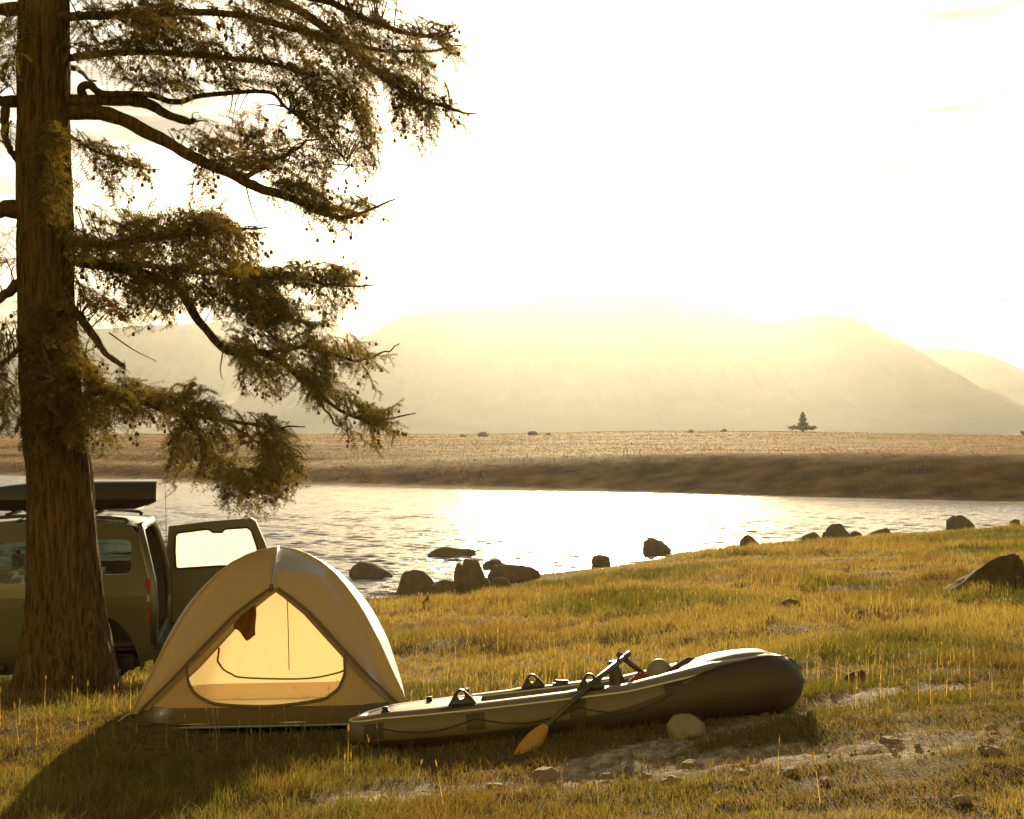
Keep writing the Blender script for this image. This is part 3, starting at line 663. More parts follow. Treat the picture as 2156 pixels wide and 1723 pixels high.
REGIONS = [  # outline as seen, number of sprays, depth spread, droop
 ([(150, 0), (560, -10), (900, 0), (950, 60), (960, 95), (890, 140), (850, 165), (760, 190), (700, 230), (640, 220), (560, 190), (430, 188), (300, 170), (230, 130), (160, 140)], 215, .5, .25),
 ([(150, -180), (860, -160), (900, -5), (150, 0)], 90, .6, .2),
 ([(590, 190), (700, 200), (790, 190), (800, 300), (770, 365), (720, 340), (680, 300), (620, 240)], 44, .4, .9),
 ([(820, 160), (900, 170), (975, 225), (945, 250), (905, 295), (870, 265), (830, 240)], 26, .2, .6),
 ([(395, 275), (560, 262), (690, 300), (760, 330), (690, 380), (600, 400), (520, 365), (430, 325)], 44, .35, .2),
 ([(540, 395), (640, 365), (750, 410), (815, 418), (790, 445), (720, 465), (640, 440)], 22, .2, .4),
 ([(395, 335), (460, 370), (410, 390)], 4, .1, .6),
 ([(150, 282), (240, 300), (320, 350), (325, 375), (250, 405), (180, 350)], 15, .2, .4),
 ([(150, 460), (200, 445), (330, 455), (430, 435), (500, 455), (550, 485), (560, 600), (620, 635), (500, 650), (400, 630), (300, 670), (200, 650), (150, 580)], 190, .5, .25),
 ([(500, 560), (620, 545), (720, 550), (760, 600), (715, 635), (690, 690), (640, 710), (560, 680), (480, 630)], 84, .4, .2),
 ([(490, 700), (600, 690), (720, 722), (820, 730), (820, 755), (775, 775), (790, 795), (720, 795), (640, 785), (560, 810), (500, 790), (480, 740)], 52, .35, .6),
 ([(620, 770), (720, 812), (790, 852), (845, 868), (825, 890), (770, 922), (720, 895), (660, 835)], 34, .25, .35),
 ([(165, 745), (240, 765), (280, 805), (330, 812), (410, 805), (460, 850), (415, 885), (330, 878), (230, 920), (170, 895)], 66, .3, .5),
 ([(335, 875), (450, 885), (560, 875), (625, 900), (610, 935), (645, 968), (610, 1000), (560, 1040), (490, 1040), (435, 995), (395, 1020), (345, 950)], 70, .3, .7),
 ([(62, 280), (140, 268), (145, 450), (85, 440)], 20, .12, .8), ([(50, 640), (160, 640), (175, 905), (62, 890)], 46, .15, .6),
 ([(-320, 20), (38, 25), (36, 190), (-320, 200)], 60, .6, .4), ([(-320, 230), (30, 235), (30, 330), (-320, 360)], 22, .5, .7),
 ([(-300, 520), (5, 470), (20, 560), (-300, 640)], 22, .5, .4), ([(-300, 700), (40, 695), (48, 890), (-100, 900), (-300, 850)], 80, .45, .6),
 ([(-360, -620), (520, -640), (600, -250), (-360, -250)], 90, .9, .2)]
def inside(p, poly):
    c = False; j = len(poly)-1
    for i in range(len(poly)):
        (xi, yi), (xj, yj) = poly[i], poly[j]
        if (yi > p[1]) != (yj > p[1]) and p[0] < (xj-xi)*(p[1]-yi)/(yj-yi)+xi: c = not c
        j = i
    return c
NV, NF, NC, WV, WF, CN = [], [], [], [], [], []; nn_ = wn_ = 0
SPR_G = np.array([.145, .135, .032]); SPR_Y = np.array([.29, .215, .06])
r0 = np.random.default_rng(77)
for ri, (poly, cnt, dsp, droop) in enumerate(REGIONS):
    pa = np.array(poly, float); lo, hi = pa.min(0), pa.max(0); k = 0
    front = ri in (14, 15)
    while k < cnt*1.75:
        p = lo+(hi-lo)*r0.random(2)
        if not inside(p, poly): continue
        # holes that let the sky through
        if not front and vnoise(p[0]*.022, p[1]*.030, 201) < .34 and r0.random() < .8: k += .35; continue
        k += 1
        q = np.argmin((LPx[:, 0]-p[0])**2+((LPx[:, 1]-p[1])*1.15)**2); base = LP[q]
        D = base[1]+r0.normal(0, dsp) if not front else TD-r0.uniform(.30, .62)
        end = PX(p[0], p[1], D)
        out = end-base; out[1] *= .8; no_ = np.linalg.norm(out)
        dv = out/(no_+.05)+LT[q]*.75*(1 if not front else .2)+r0.normal(0, .28, 3); dv[2] -= droop*r0.uniform(.4, 1.3); dv /= np.linalg.norm(dv)
        V, Fc, wv, wf, ros, ln = SPRAYS[r0.integers(len(SPRAYS))]
        sc_ = r0.uniform(.55, 1.0); st = end-dv*ln*sc_*.5
        zx = np.array([0, 0, 1.0])+r0.normal(0, .35, 3); sy = np.cross(zx, dv); sy /= np.linalg.norm(sy); uz = np.cross(dv, sy)
        M = np.stack([dv, sy, uz])*sc_
        NV.append(V@M+st); NF.append(Fc+nn_); nn_ += len(V)
        c = SPR_G+(SPR_Y-SPR_G)*r0.random()**1.5; NC.append(np.repeat((c*r0.uniform(.7, 1.3))[None], len(V), 0))
        WV.append(wv@M+st); WF.append(wf+wn_); wn_ += len(wv)
        if no_ > .12 and not front:
            kk = np.linspace(0, 1, 7)[:, None]; mid = (base+st)/2+np.array([0, 0, .10*no_])+r0.normal(0, .04, 3)
            C_ = base*(1-kk)**2+2*mid*kk*(1-kk)+st*kk**2
            a, f_ = tube(C_, np.linspace(.007, .003, 7), 4, False); WV.append(a); WF.append(np.array(f_)+wn_); wn_ += len(a)
        if r0.random() < .5 and not (ri in (1, 20)):
            for _ in range(r0.integers(1, 7)):
                pc = ros[r0.integers(len(ros))]@M+st; CN.append(pc+np.array([0, 0, -.014]))
NV = np.concatenate(NV)-RO; NF = np.concatenate(NF); NC = np.concatenate(NC)
link('crown', np_mesh('crown', NV, NF, NC), NEEDLE, root, smooth=False)
link('twigs', np_mesh('twigs', np.concatenate(WV)-RO, np.concatenate(WF)), TWIG, root)
# cones: the hundred largest each a part, the rest one part
bm = bmesh.new(); bmesh.ops.create_icosphere(bm, subdivisions=2, radius=.0125); pv_ = np.array([v.co[:] for v in bm.verts]); pf = np.array([[v.index for v in f.verts] for f in bm.faces]); bm.free()
pv_ = pv_*(1+.14*np.sin(pv_[:, 2:3]*620)*np.cos(np.arctan2(pv_[:, 1:2], pv_[:, 0:1])*5))*np.array([1, 1, 1.25])
cme = np_mesh('cone', pv_, pf); CN = np.array(CN); CN = CN[np.argsort(CN[:, 1])]; first = True
inpic = (1078+F*CN[:, 0]/CN[:, 1] > 5) & (HOR+F*(CZ-CN[:, 2])/CN[:, 1] > 5); big = np.concatenate([np.where(inpic)[0], np.where(~inpic)[0]])
for q in big[:100]:
    o = bpy.data.objects.new('cone', cme); col.objects.link(o); o.parent = root; o.location = CN[q]-RO; o.scale = (1.1,)*3
cme.materials.append(CONE)
rest = CN[big[100:]]; V = (pv_[None]*r0.uniform(.75, 1.15, (len(rest), 1, 1))+rest[:, None]-RO).reshape(-1, 3)
Fc = (np.arange(len(rest))[:, None, None]*len(pv_)+pf[None]).reshape(-1, 3)
tag(link('cones', np_mesh('cones', V, Fc), CONE, root), kind='stuff')

# lone trees on the far steppe
def far_tree(px, Dd, hgt, wid, label, sd_, py=None):
    r0 = np.random.default_rng(sd_); xx = (px-1078)/F*Dd; zz = float(far_h(np.array([xx]), np.array([Dd-np.interp(xx, FSx, FSy)]))[0])
    e = empty('pine_tree', (xx, Dd, zz+.12)); tag(e, label, 'tree')
    mb = MB(); mb.tube([(0, 0, -.4), (.04, 0, hgt*.5), (0, 0, hgt*.95)], [.13, .08, .03], 7); mb.build('trunk', BARK, e)
    V = []; Fc = []; C = []; n = 0
    for q in range(2200):
        ph = r0.uniform(0, 2*PI)
        if q % 9 < 4:      # spreading skirt of low boughs with lifted tips
            q_ = r0.random()**.6; bn = math.floor(ph/(2*PI)*9); ph = (bn+.5+r0.normal(0, .16))/9*2*PI; rad = wid*.5*q_*(.7+.3*math.sin(bn*2.4)); t_ = .05+.22*(1-q_)*r0.random()+.13*q_**2+.07*r0.random()
        else:
            t_ = .15+.85*r0.random(); tier = .5+.5*math.cos(t_*30); rad = wid*.5*(.08+.46*(1-t_))*(.4+.6*tier)*r0.random()**.5
        p = np.array([rad*math.cos(ph), rad*math.sin(ph), hgt*t_])
        s_ = r0.uniform(.07, .19)*(1-.4*t_); a = r0.normal(size=3)*s_; b2_ = r0.normal(size=3)*s_
        V += [p+a, p+b2_, p-a*.6-b2_*.5]; Fc.append((n, n+1, n+2)); n += 3
    link('crown', np_mesh('crown', np.array(V), np.array(Fc), np.repeat((SPR_G*1.1)[None], n, 0)), NEEDLE, e, smooth=False)
far_tree(1690, 190, 2.5, 4.6, 'lone small conifer with a wide skirt on the far skyline', 5)
far_tree(2164, 200, 3.2, 2.0, 'dark tree on the far skyline cut off by the picture edge', 6)

# ------------------------------------------------------------------ tent
TW, TDp, TH = .915, .78, 1.125
TX0, TY0, TZ0_ = -1.715, 10.32, 1.545
FLY = cloth('tent_fly', (.48, .41, .29), (.46, .36, .22), .42, wr=.35)
INNER = cloth('tent_inner', (.48, .39, .25), (.60, .47, .24), .60, wr=.5)
TUB = cloth('tent_tub', (.11, .085, .045), (.05, .04, .02), .15, wr=.5)
TUB_L = cloth('tub_inside', (.36, .26, .14), (.40, .26, .10), .45, wr=.4)
FLAP = cloth('fly_flap_cloth', (.26, .20, .12), (.22, .15, .07), .35, wr=.3)
TRIM_B = cloth('back_trim', (.42, .30, .15), (.45, .30, .13), .5)
TRIM = simple('tent_trim', (.10, .08, .05), .8)
POLE = simple('pole_metal', (.65, .66, .66), .28, .05, metallic=.9)
SHEET = simple('ground_sheet', (.42, .46, .48), .7, .15)
tent = empty('dome_tent', (TX0, TY0, TZ0_)); tent.rotation_euler = (R(-6), 0, R(6))
tag(tent, 'tan dome tent with its rounded door open and glowing yellow inside', 'tent')
_z = np.array([0, .10, .22, .40, .57, .65, .75, .83, .90, .95, .98, 1.0]); _r = np.array([1, .955, .885, .785, .675, .615, .525, .44, .335, .225, .13, 0.0])
_vz = np.array([0, .04, .20, .35, .576, .68, .735, .74]); _vx = np.array([.965, .925, .72, .55, .29, .13, .03, 0])
def rz(z): return np.interp(z, _z, _r)
def vz(z): return np.where(z >= .74, 0, np.interp(z, _vz, _vx))
def tent_pt(x, z, s, off=0.0, bulge=1.0):
    """x in half widths, z in heights; s=-1 front, +1 back; returns local metres"""
    r_ = np.maximum(rz(z), 1e-4); q = np.clip(np.abs(x)/r_, 0, 1)
    b_ = .26*(1-np.clip(z, 0, 1))**1.3*sstep(0, .42, 1-q)*bulge+.10*np.sin(PI*np.clip(z, 0, 1))*(1-q*q)
    wr_ = .010*np.sin((np.abs(x)*1.6+z*1.1)*23+2*np.sin(z*9))*q*(1-z)*np.clip(z*6, 0, 1)+.012*(fbm(x*5+9, z*7+s*3, 3, 5)-.5)
    return np.stack([x*TW, s*(TDp*rz(z)+b_+off+wr_), z*TH], -1)
zf = np.unique(np.concatenate([np.linspace(0, .9, 46), np.linspace(.9, 1, 16), [.74]]))
def fly_end(s, name):
    mb = MB()
    for sg in (-1, 1):
        k = np.linspace(0, 1, 15)[None, :]; a = vz(zf)[:, None]; b_ = np.maximum(rz(zf)[:, None], a)
        mb.grid(tent_pt(sg*(a+(b_-a)*k), np.repeat(zf[:, None], 15, 1), s, .022))
    return mb.build(name, FLY, tent)
fly_end(-1, 'fly_panel'); fly_end(1, 'fly_panel')
# fly sides: between the front and the back pole on each side
for sg in (-1, 1):
    mb = MB(); k = np.linspace(-1, 1, 21)[None, :]; r_ = rz(zf)[:, None]
    X_ = sg*(TW*r_+.07*np.sin(PI*zf)[:, None]*(1-k*k)+.012); Y_ = k*(TDp*r_+.022)
    mb.grid(np.stack([X_+0*k, Y_+0*X_, zf[:, None]*TH+0*k+0*X_], -1)); mb.build('fly_side', FLY, tent)
    # bright seam along the pole
for sg in (-1, 1):
    for s in (-1, 1):
        P = tent_pt(sg*rz(zf), zf, s, .028); P[:, 0] += sg*.008; mb = MB(); mb.tube(P, .009, 6); mb.build('pole_sleeve', FLY, tent)
# inner walls; the front one with the door hole, the back one with its closed door
hlz = np.array([.045, .06, .09, .13, .20, .27, .36]); hl = np.array([.0, .34, .46, .54, .595, .61, .56])
hrz = np.array([.045, .06, .09, .14, .22, .32, .36]); hr2 = np.array([.0, .30, .42, .50, .545, .54, .52])
def edge(z, side):
    v = np.maximum(vz(z)-.045, 0); h_ = np.interp(z, hlz if side < 0 else hrz, hl if side < 0 else hr2)
    return np.where(z < .34, np.minimum(h_, v+.02), v)
zi = np.unique(np.concatenate([np.linspace(.045, .10, 12), np.linspace(.1, .70, 40)]))
mb = MB(); k = np.linspace(0, 1, 9)[None, :]
for sg in (-1, 1):
    a = edge(zi, sg)[:, None]; b_ = np.maximum(np.minimum(vz(zi)+.06, rz(zi))[:, None], a+.01)
    mb.grid(tent_pt(sg*(a+(b_-a)*k), np.repeat(zi[:, None], 9, 1), -1, 0.0))
mb.build('inner_wall', INNER, tent)
mb = MB(); k = np.linspace(-1, 1, 31)[None, :]; zb = np.linspace(.06, .78, 38)
b_ = np.minimum(np.where(zb < .7, vz(zb)+.07, .12), rz(zb))[:, None]; mb.grid(tent_pt(b_*k, np.repeat(zb[:, None], 31, 1), 1, 0.0)); mb.build('back_wall', INNER, tent)
# floor tub: a dark strip round the foot
zt = np.linspace(-.055, .045, 7)
mb = MB(); kk = np.linspace(-.975, .975, 41)[None, :]; Pt = tent_pt(kk+0*zt[:, None], np.maximum(zt, 0)[:, None]+0*kk, -1, 0.006); Pt[..., 2] = zt[:, None]*TH+.012*np.sin(kk*9)*(zt < .04)[:, None]; mb.grid(Pt)
mb.build('floor_tub', TUB, tent); mb = MB()
zt2 = np.linspace(-.055, .06, 7); Pt = tent_pt(kk+0*zt2[:, None], np.maximum(zt2, 0)[:, None]+0*kk, 1, 0.0); Pt[..., 2] = zt2[:, None]*TH; mb.grid(Pt)
mb.build('back_tub', TUB_L, tent)
fl = []; 
Pf = tent_pt(np.linspace(-.97, .97, 41), np.zeros(41), -1, 0); Pb = tent_pt(np.linspace(-.97, .97, 41), np.zeros(41), 1, 0)
t_ = np.linspace(0, 1, 12)[:, None, None]; G = Pf[None]*(1-t_)+Pb[None]*t_; G[..., 2] = -.05*TH; mb = MB(); mb.grid(G); mb.build('floor', TUB_L, tent)
G = Pf[None]*1.03*(1-t_)+Pb[None]*1.03*t_; G[..., 1] -= .05*(1-t_[..., 0]); G[..., 2] = -.062*TH; mb = MB(); mb.grid(G); G2 = G.copy(); G2[..., 2] -= .006; mb.grid(G2); mb.build('ground_sheet', SHEET, tent)
for sg in (-1, 1):                # darker doubled edge of the fly over the door
    zb_ = np.linspace(.02, .738, 40)[:, None]; k = np.linspace(0, 1, 5)[None, :]; v0 = vz(zb_); mb = MB()
    mb.grid(tent_pt(sg*np.maximum(v0-.062*(1-k), 0), zb_+0*k, -1, .018)); mb.build('fly_flap', FLAP, tent)
# trims, zips, pole and cord
def rib(P, r_, name, m_): mb = MB(); mb.tube(P, r_, 6); return mb.build(name, m_, tent)
zv = np.linspace(0.0, .735, 40)
for s in (-1, 1):
    for sg in (-1, 1): rib(tent_pt(sg*vz(zv), zv, s, .026), .010, 'fly_hem', TRIM)
zz_ = np.linspace(.34, .046, 20); lft = tent_pt(-edge(zz_, -1), zz_, -1, .012); rgt = tent_pt(edge(zz_[::-1], 1), zz_[::-1], -1, .012)
rib(smooth_path(np.vstack([lft[::2], rgt[::2]]), 70), .011, 'door_zip', TRIM)
bz = np.linspace(.32, .085, 16); lft = tent_pt(-np.interp(bz, [.08, .095, .145, .22, .32], [.05, .34, .52, .58, .56]), bz, 1, -.012); rgt = lft[::-1]*np.array([-1, 1, 1])
rib(smooth_path(np.vstack([lft[::2], rgt[::2]]), 60), .008, 'back_zip', TRIM_B)
rib(tent_pt(np.full(20, .03), np.linspace(.15, .70, 20), 1, -.010), .004, 'back_seam', TRIM_B)
zc = np.linspace(1.0, .735, 14); P = tent_pt(-.02*(1-zc)/.26, zc, -1, .045); P[:, 2] += .012; rib(P, .0075, 'ridge_pole', POLE)
rib(np.array([tent_pt(np.array(-.02), np.array(.745), -1, .05)+np.array([0, 0, d]) for d in (.02, 0, -.03)]), .014, 'pole_clip', TRIM)
for sg in (-1, 1):
    P0 = tent_pt(np.array(sg*.99), np.array(.02), -1, .02); rib(np.array([P0, P0+np.array([sg*.05, -.06, -.03]), P0+np.array([sg*.10, -.14, -.07])]), .004, 'peg_cord', SHEET)
# garment hanging from the tent ceiling
p0 = PX(517, 1262, 9.95); mb = MB(); us = np.linspace(-1, 1, 11); vs = np.linspace(0, 1, 16); G = []
for v_ in vs:
    wv_ = .062+.012*v_; row = []
    for u_ in us: row.append((p0[0]+u_*wv_+.01*math.sin(v_*5), p0[1]+.02*math.sin(u_*4+v_*3)+.01, p0[2]-v_*(.255+.03*math.sin(u_*3+1)+.02*u_)))
    G.append(row)
G = np.array(G); mb.grid(G); mb.grid(G+np.array([0, .012, 0]))
tag(mb.build('hanging_cloth', cloth('brown_cloth', (.30, .17, .08), (.50, .28, .10), .5)), 'small brown cloth hanging inside the tent doorway', 'cloth')

# ------------------------------------------------------------------ inflatable boat
A0 = np.array(BOAT_A); B0 = np.array(BOAT_B); A0[0] = (735-1078)/F*A0[1]
sx = B0-A0; SL = np.linalg.norm(sx); sx /= SL
vy = np.array([-sx[1], sx[0], -.06]); vy -= sx*np.dot(vy, sx); vy /= np.linalg.norm(vy); uz = np.cross(sx, vy)
A0 = A0+vy*.29-sx*.055
boat = empty('inflatable_boat'); boat.matrix_world = Matrix(((sx[0], vy[0], uz[0], A0[0]), (sx[1], vy[1], uz[1], A0[1]), (sx[2], vy[2], uz[2], A0[2]-.015), (0, 0, 0, 1)))
tag(boat, 'long grey and tan inflatable boat with a humped bow lying on the grass', 'boat')
BLn = (1692-726)/F*8.75; BW = .72; NE = 2.7
def br(s): return np.interp(s/BLn, [0, .10, .35, .62, .80, .92, 1], [.088, .112, .125, .140, .170, .176, .142])
def brise(s): return np.interp(s/BLn, [0, .08, .3, .6, .8, .9, 1], [.012, .004, 0, .0, .024, .030, .010])
def ring_c(phi):
    c, s_ = np.cos(phi), np.sin(phi); sx_ = .5+.5*np.sign(c)*np.abs(c)**(2/NE)
    s = .10+sx_*(BLn-.10-.165); r_ = br(s)
    return s, (BW/2-r_)*np.sign(s_)*np.abs(s_)**(2/NE), r_
def ring(phi, th, off=0.0):
    """point on the hull ring: th=0 outward, 90 up"""
    s, v, r_ = ring_c(phi); e = 1e-3; s1, v1, _ = ring_c(phi+e); s2, v2, _ = ring_c(phi-e)
    tx, ty = s1-s2, v1-v2; q = np.hypot(tx, ty)+1e-12; nx_, ny_ = ty/q, -tx/q
    rr = r_+off
    return np.stack([s+nx_*rr*np.cos(th), v+ny_*rr*np.cos(th), br(s)*.96+brise(s)+rr*np.sin(th)*1.02], -1)
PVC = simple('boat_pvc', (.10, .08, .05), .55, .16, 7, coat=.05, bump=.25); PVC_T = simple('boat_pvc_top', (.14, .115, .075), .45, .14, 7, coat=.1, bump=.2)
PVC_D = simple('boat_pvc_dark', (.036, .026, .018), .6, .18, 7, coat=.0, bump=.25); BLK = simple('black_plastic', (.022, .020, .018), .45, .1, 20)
SEAM = simple('boat_seam', (.55, .55, .48), .35); FLOORM = simple('boat_floor', (.33, .27, .15), .5)
ph = np.concatenate([np.linspace(0, 2*PI, 241)[:-1]]); ph = ph+.12*np.sin(4*ph)*0
th = np.linspace(0, 2*PI, 40, endpoint=False)
PHI, THT = np.meshgrid(ph, th, indexing='ij')
P = ring(PHI, THT)
sC = ring_c(PHI)[0]/BLn
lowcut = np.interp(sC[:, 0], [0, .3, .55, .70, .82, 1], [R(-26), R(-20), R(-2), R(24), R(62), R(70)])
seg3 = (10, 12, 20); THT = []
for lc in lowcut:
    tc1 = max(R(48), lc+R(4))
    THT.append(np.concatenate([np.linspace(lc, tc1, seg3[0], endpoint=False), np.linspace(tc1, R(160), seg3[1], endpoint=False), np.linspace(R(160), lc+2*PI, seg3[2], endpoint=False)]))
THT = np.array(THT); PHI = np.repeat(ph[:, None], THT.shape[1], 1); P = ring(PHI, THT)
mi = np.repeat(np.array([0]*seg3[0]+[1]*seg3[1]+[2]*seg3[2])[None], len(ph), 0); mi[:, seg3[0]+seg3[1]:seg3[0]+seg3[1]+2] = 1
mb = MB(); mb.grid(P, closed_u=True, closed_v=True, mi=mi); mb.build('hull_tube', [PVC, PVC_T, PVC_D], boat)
pp = np.linspace(0, 2*PI, 200); pc = np.append(pp, pp[1])
# bow and stern spray decks, cockpit floor
def deck(s0, s1, hump, m_, nm, back):
    ss = np.linspace(s0, s1, 34); G = []
    for s in ss:
        c = np.clip(((s-.10)/(BLn-.265)-.5)*2, -1, 1); hw = (BW/2-br(s))*max(1e-3, 1-abs(c)**NE)**(1/NE)
        t0 = np.linspace(-1, 1, 25); zt_ = br(s)*1.98+brise(s); k = (s-s0)/(s1-s0); hk = math.sin(PI*min(1, max(0, k if not back else 1-k))*.5) if True else 1
        rise = hump*math.sin(PI*np.clip(k, 0, 1))**.8
        G.append(np.stack([np.full(25, s), t0*(hw+br(s)*.35), zt_-.012+rise*(1-t0**2)-.05*br(s)*np.abs(t0)**6], -1))
    mb = MB(); G = np.array(G); mb.grid(G); mb.grid(G-np.array([0, 0, .02])); return mb.build(nm, m_, boat)
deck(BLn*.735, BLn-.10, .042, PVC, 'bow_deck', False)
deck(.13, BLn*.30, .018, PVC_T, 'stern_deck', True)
ss = np.linspace(.2, BLn-.25, 40); G = [np.stack([np.full(9, s), np.linspace(-1, 1, 9)*(BW/2-br(s)*1.0), np.full(9, .05+brise(s))], -1) for s in ss]
mb = MB(); mb.grid(np.array(G)); mb.build('cockpit_floor', FLOORM, boat)
def phi_at(s, near=True):
    c = np.clip(((s-.10)/(BLn-.265)-.5)*2, -1, 1); c = np.sign(c)*np.abs(c)**(NE/2); p_ = math.acos(c); return -p_ if near else p_
for thd, nm, r_, m_ in ((47, 'seam_cord', .0055, SEAM), (118, 'seam_cord', .005, SEAM)):
    mb = MB(); q0 = phi_at(BLn*(.76 if thd < 90 else .95), False); pq = np.linspace(q0, 2*PI-q0, 200); mb.tube(ring(pq, np.full(200, R(thd)), .001), r_, 6, cap=False); mb.build(nm, m_, boat)
def s_of(px): return (px-735)/(1687-735)*BLn
# dark patches on the near side with the grab line slung between them
pads = [s_of(x_) for x_ in (815, 1015, 1222, 1410)]
gl = []
for i, s in enumerate(pads):
    pm = phi_at(s); dp = .055/max(.25, abs(ring_c(np.array(pm+.02))[0]-ring_c(np.array(pm-.02))[0])/.04)
    A2, B2 = np.meshgrid(np.linspace(pm-dp, pm+dp, 7), np.linspace(R(-14+i*5), R(32+i*4), 9), indexing='ij')
    mb = MB(); mb.grid(ring(A2, B2, .004)); mb.grid(ring(A2, B2, -.002)); mb.build('grip_patch', PVC_D, boat)
for a, b_ in zip(pads[:-1], pads[1:]):
    k = np.linspace(0, 1, 24); ps = np.array([phi_at(a+(b_-a)*q) for q in k]); tt = R(20)-R(24)*np.sin(PI*k); mb = MB(); mb.tube(ring(ps, tt, .006), .0045, 5); mb.build('grab_line', BLK, boat)
k = np.linspace(0, 1, 26); ps = np.array([phi_at(pads[-1]+(s_of(1655)-pads[-1])*q) for q in k]); mb = MB(); mb.tube(ring(ps, R(36)+R(30)*np.sin(PI*k*.5)*1, .007), .0045, 5); mb.build('grab_line', BLK, boat)
# oarlocks: black rubber lugs with a ring hole
def lug(s, near, nm='oarlock', sc_=1.0):
    pm = phi_at(s, near); c = ring(np.array(pm), np.array(R(88)), -.004)
    prof = [(-.085, 0), (-.06, .035), (-.035, .075), (-.012, .095), (.015, .095), (.045, .07), (.075, .035), (.105, 0)]
    mb = MB(); hole = [(.004+.022*math.cos(a), .058+.024*math.sin(a)) for a in np.linspace(0, 2*PI, 24, endpoint=False)]
    out = smooth_path(np.array([(x_, 0, z_) for x_, z_ in prof]), 24)[:, [0, 2]]
    out = np.vstack([out[:, :], ])
    # stitch the outline (plus foot) to the hole
    ring_o = []
    for (hx_, hz_) in hole:
        d = np.array([hx_-.004, hz_-.058]); d /= np.linalg.norm(d); best = None
        for q in np.linspace(.02, .16, 60):
            x_, z_ = .004+d[0]*q, .058+d[1]*q
            top_ = np.interp(x_, out[:, 0], out[:, 1], left=-1, right=-1)
            if z_ > top_ or z_ < 0: break
            best = (x_, z_)
        ring_o.append(best)
    for sgn in (-1, 1):
        V = [(x_*sc_, sgn*.012, z_*sc_) for x_, z_ in hole]+[(x_*sc_, sgn*.016, z_*sc_) for x_, z_ in ring_o]
        mb.add(np.array(V)+c, [(i, (i+1) % 24, 24+(i+1) % 24, 24+i) for i in range(24)])
    V = [(x_*sc_, sgn*.012, z_*sc_) for sgn in (-1, 1) for x_, z_ in hole]+[(x_*sc_, sgn*.016, z_*sc_) for sgn in (-1, 1) for x_, z_ in ring_o]
    mb.add(np.array(V)+c, [(i, (i+1) % 24, 24+(i+1) % 24, 24+i) for i in range(24)]+[(48+i, 48+(i+1) % 24, 72+(i+1) % 24, 72+i) for i in range(24)])
    xs_ = np.linspace(-.13, .14, 10); mb.grid(np.array([[c+np.array([x_, y_, .012*(1-(x_/.15)**2)-y_*y_*3-.002]) for y_ in np.linspace(-.06, .06, 7)] for x_ in xs_]))
    return mb.build(nm, BLK, boat, smooth=False)
lug(s_of(986), True); lug(s_of(1248), True, sc_=1.0); lug(s_of(1128), False, sc_=.9)
# seat backs, valves, bow grip
def slab(nm, s, v, z, d, tilt, m_=BLK, bev=.012):
    mb = MB(); M = Matrix.Translation((s, v, z)) @ Matrix.Rotation(R(tilt), 4, 'Y'); mb.box((0, 0, 0), d, 0, M, bev); return mb.build(nm, m_, boat, smooth=False)
slab('seat_back', s_of(1000), .0, .235, (.028, .12, .17), -16)
mb = MB(); c = np.array([s_of(1308), -.02, .20]); zz_ = np.linspace(0, 1, 12)
mb.grid(np.array([[c+np.array([(.062-.035*q)*math.cos(a)-.02*q, (.05-.03*q)*math.sin(a), .17*q+.02]) for a in np.linspace(0, 2*PI, 16, endpoint=False)] for q in zz_]), closed_v=True); mb.tube([c+np.array([-.02, 0, .185]), c+np.array([-.02, 0, .20])], .028, 14); mb.build('seat_back', BLK, boat)
slab('seat_back', s_of(1190), .20, .235, (.12, .03, .10), 8, bev=.02)
for px_, vv, h_ in ((828, -.16, .028), (912, .06, .032)):
    s = s_of(px_); zc_ = br(s)*2+brise(s); mb = MB(); mb.tube([(s, vv, zc_-.03), (s, vv, zc_+.004), (s, vv, zc_+.005), (s, vv, zc_+h_)], [.03, .028, .02, .018], 16); mb.build('air_valve', BLK, boat)
e = BLn-.02
zb_ = br(BLn)*1.96+brise(BLn)
mb = MB(); mb.tube(smooth_path([(e-.10, -.05, zb_+.010), (e-.06, -.05, zb_+.028), (e-.02, -.05, zb_-.005), (e+.0, -.05, zb_-.06), (e+.015, -.05, zb_-.12)], 24), .013, 8); mb.build('bow_grip', BLK, boat)
mb = MB(); mb.tube(smooth_path([(e-.10, .06, zb_+.015), (e-.05, .03, zb_+.03), (e-.01, .06, zb_-.01), (e+.012, .02, zb_-.08)], 20), .008, 8); mb.build('bow_rope', BLK, boat)

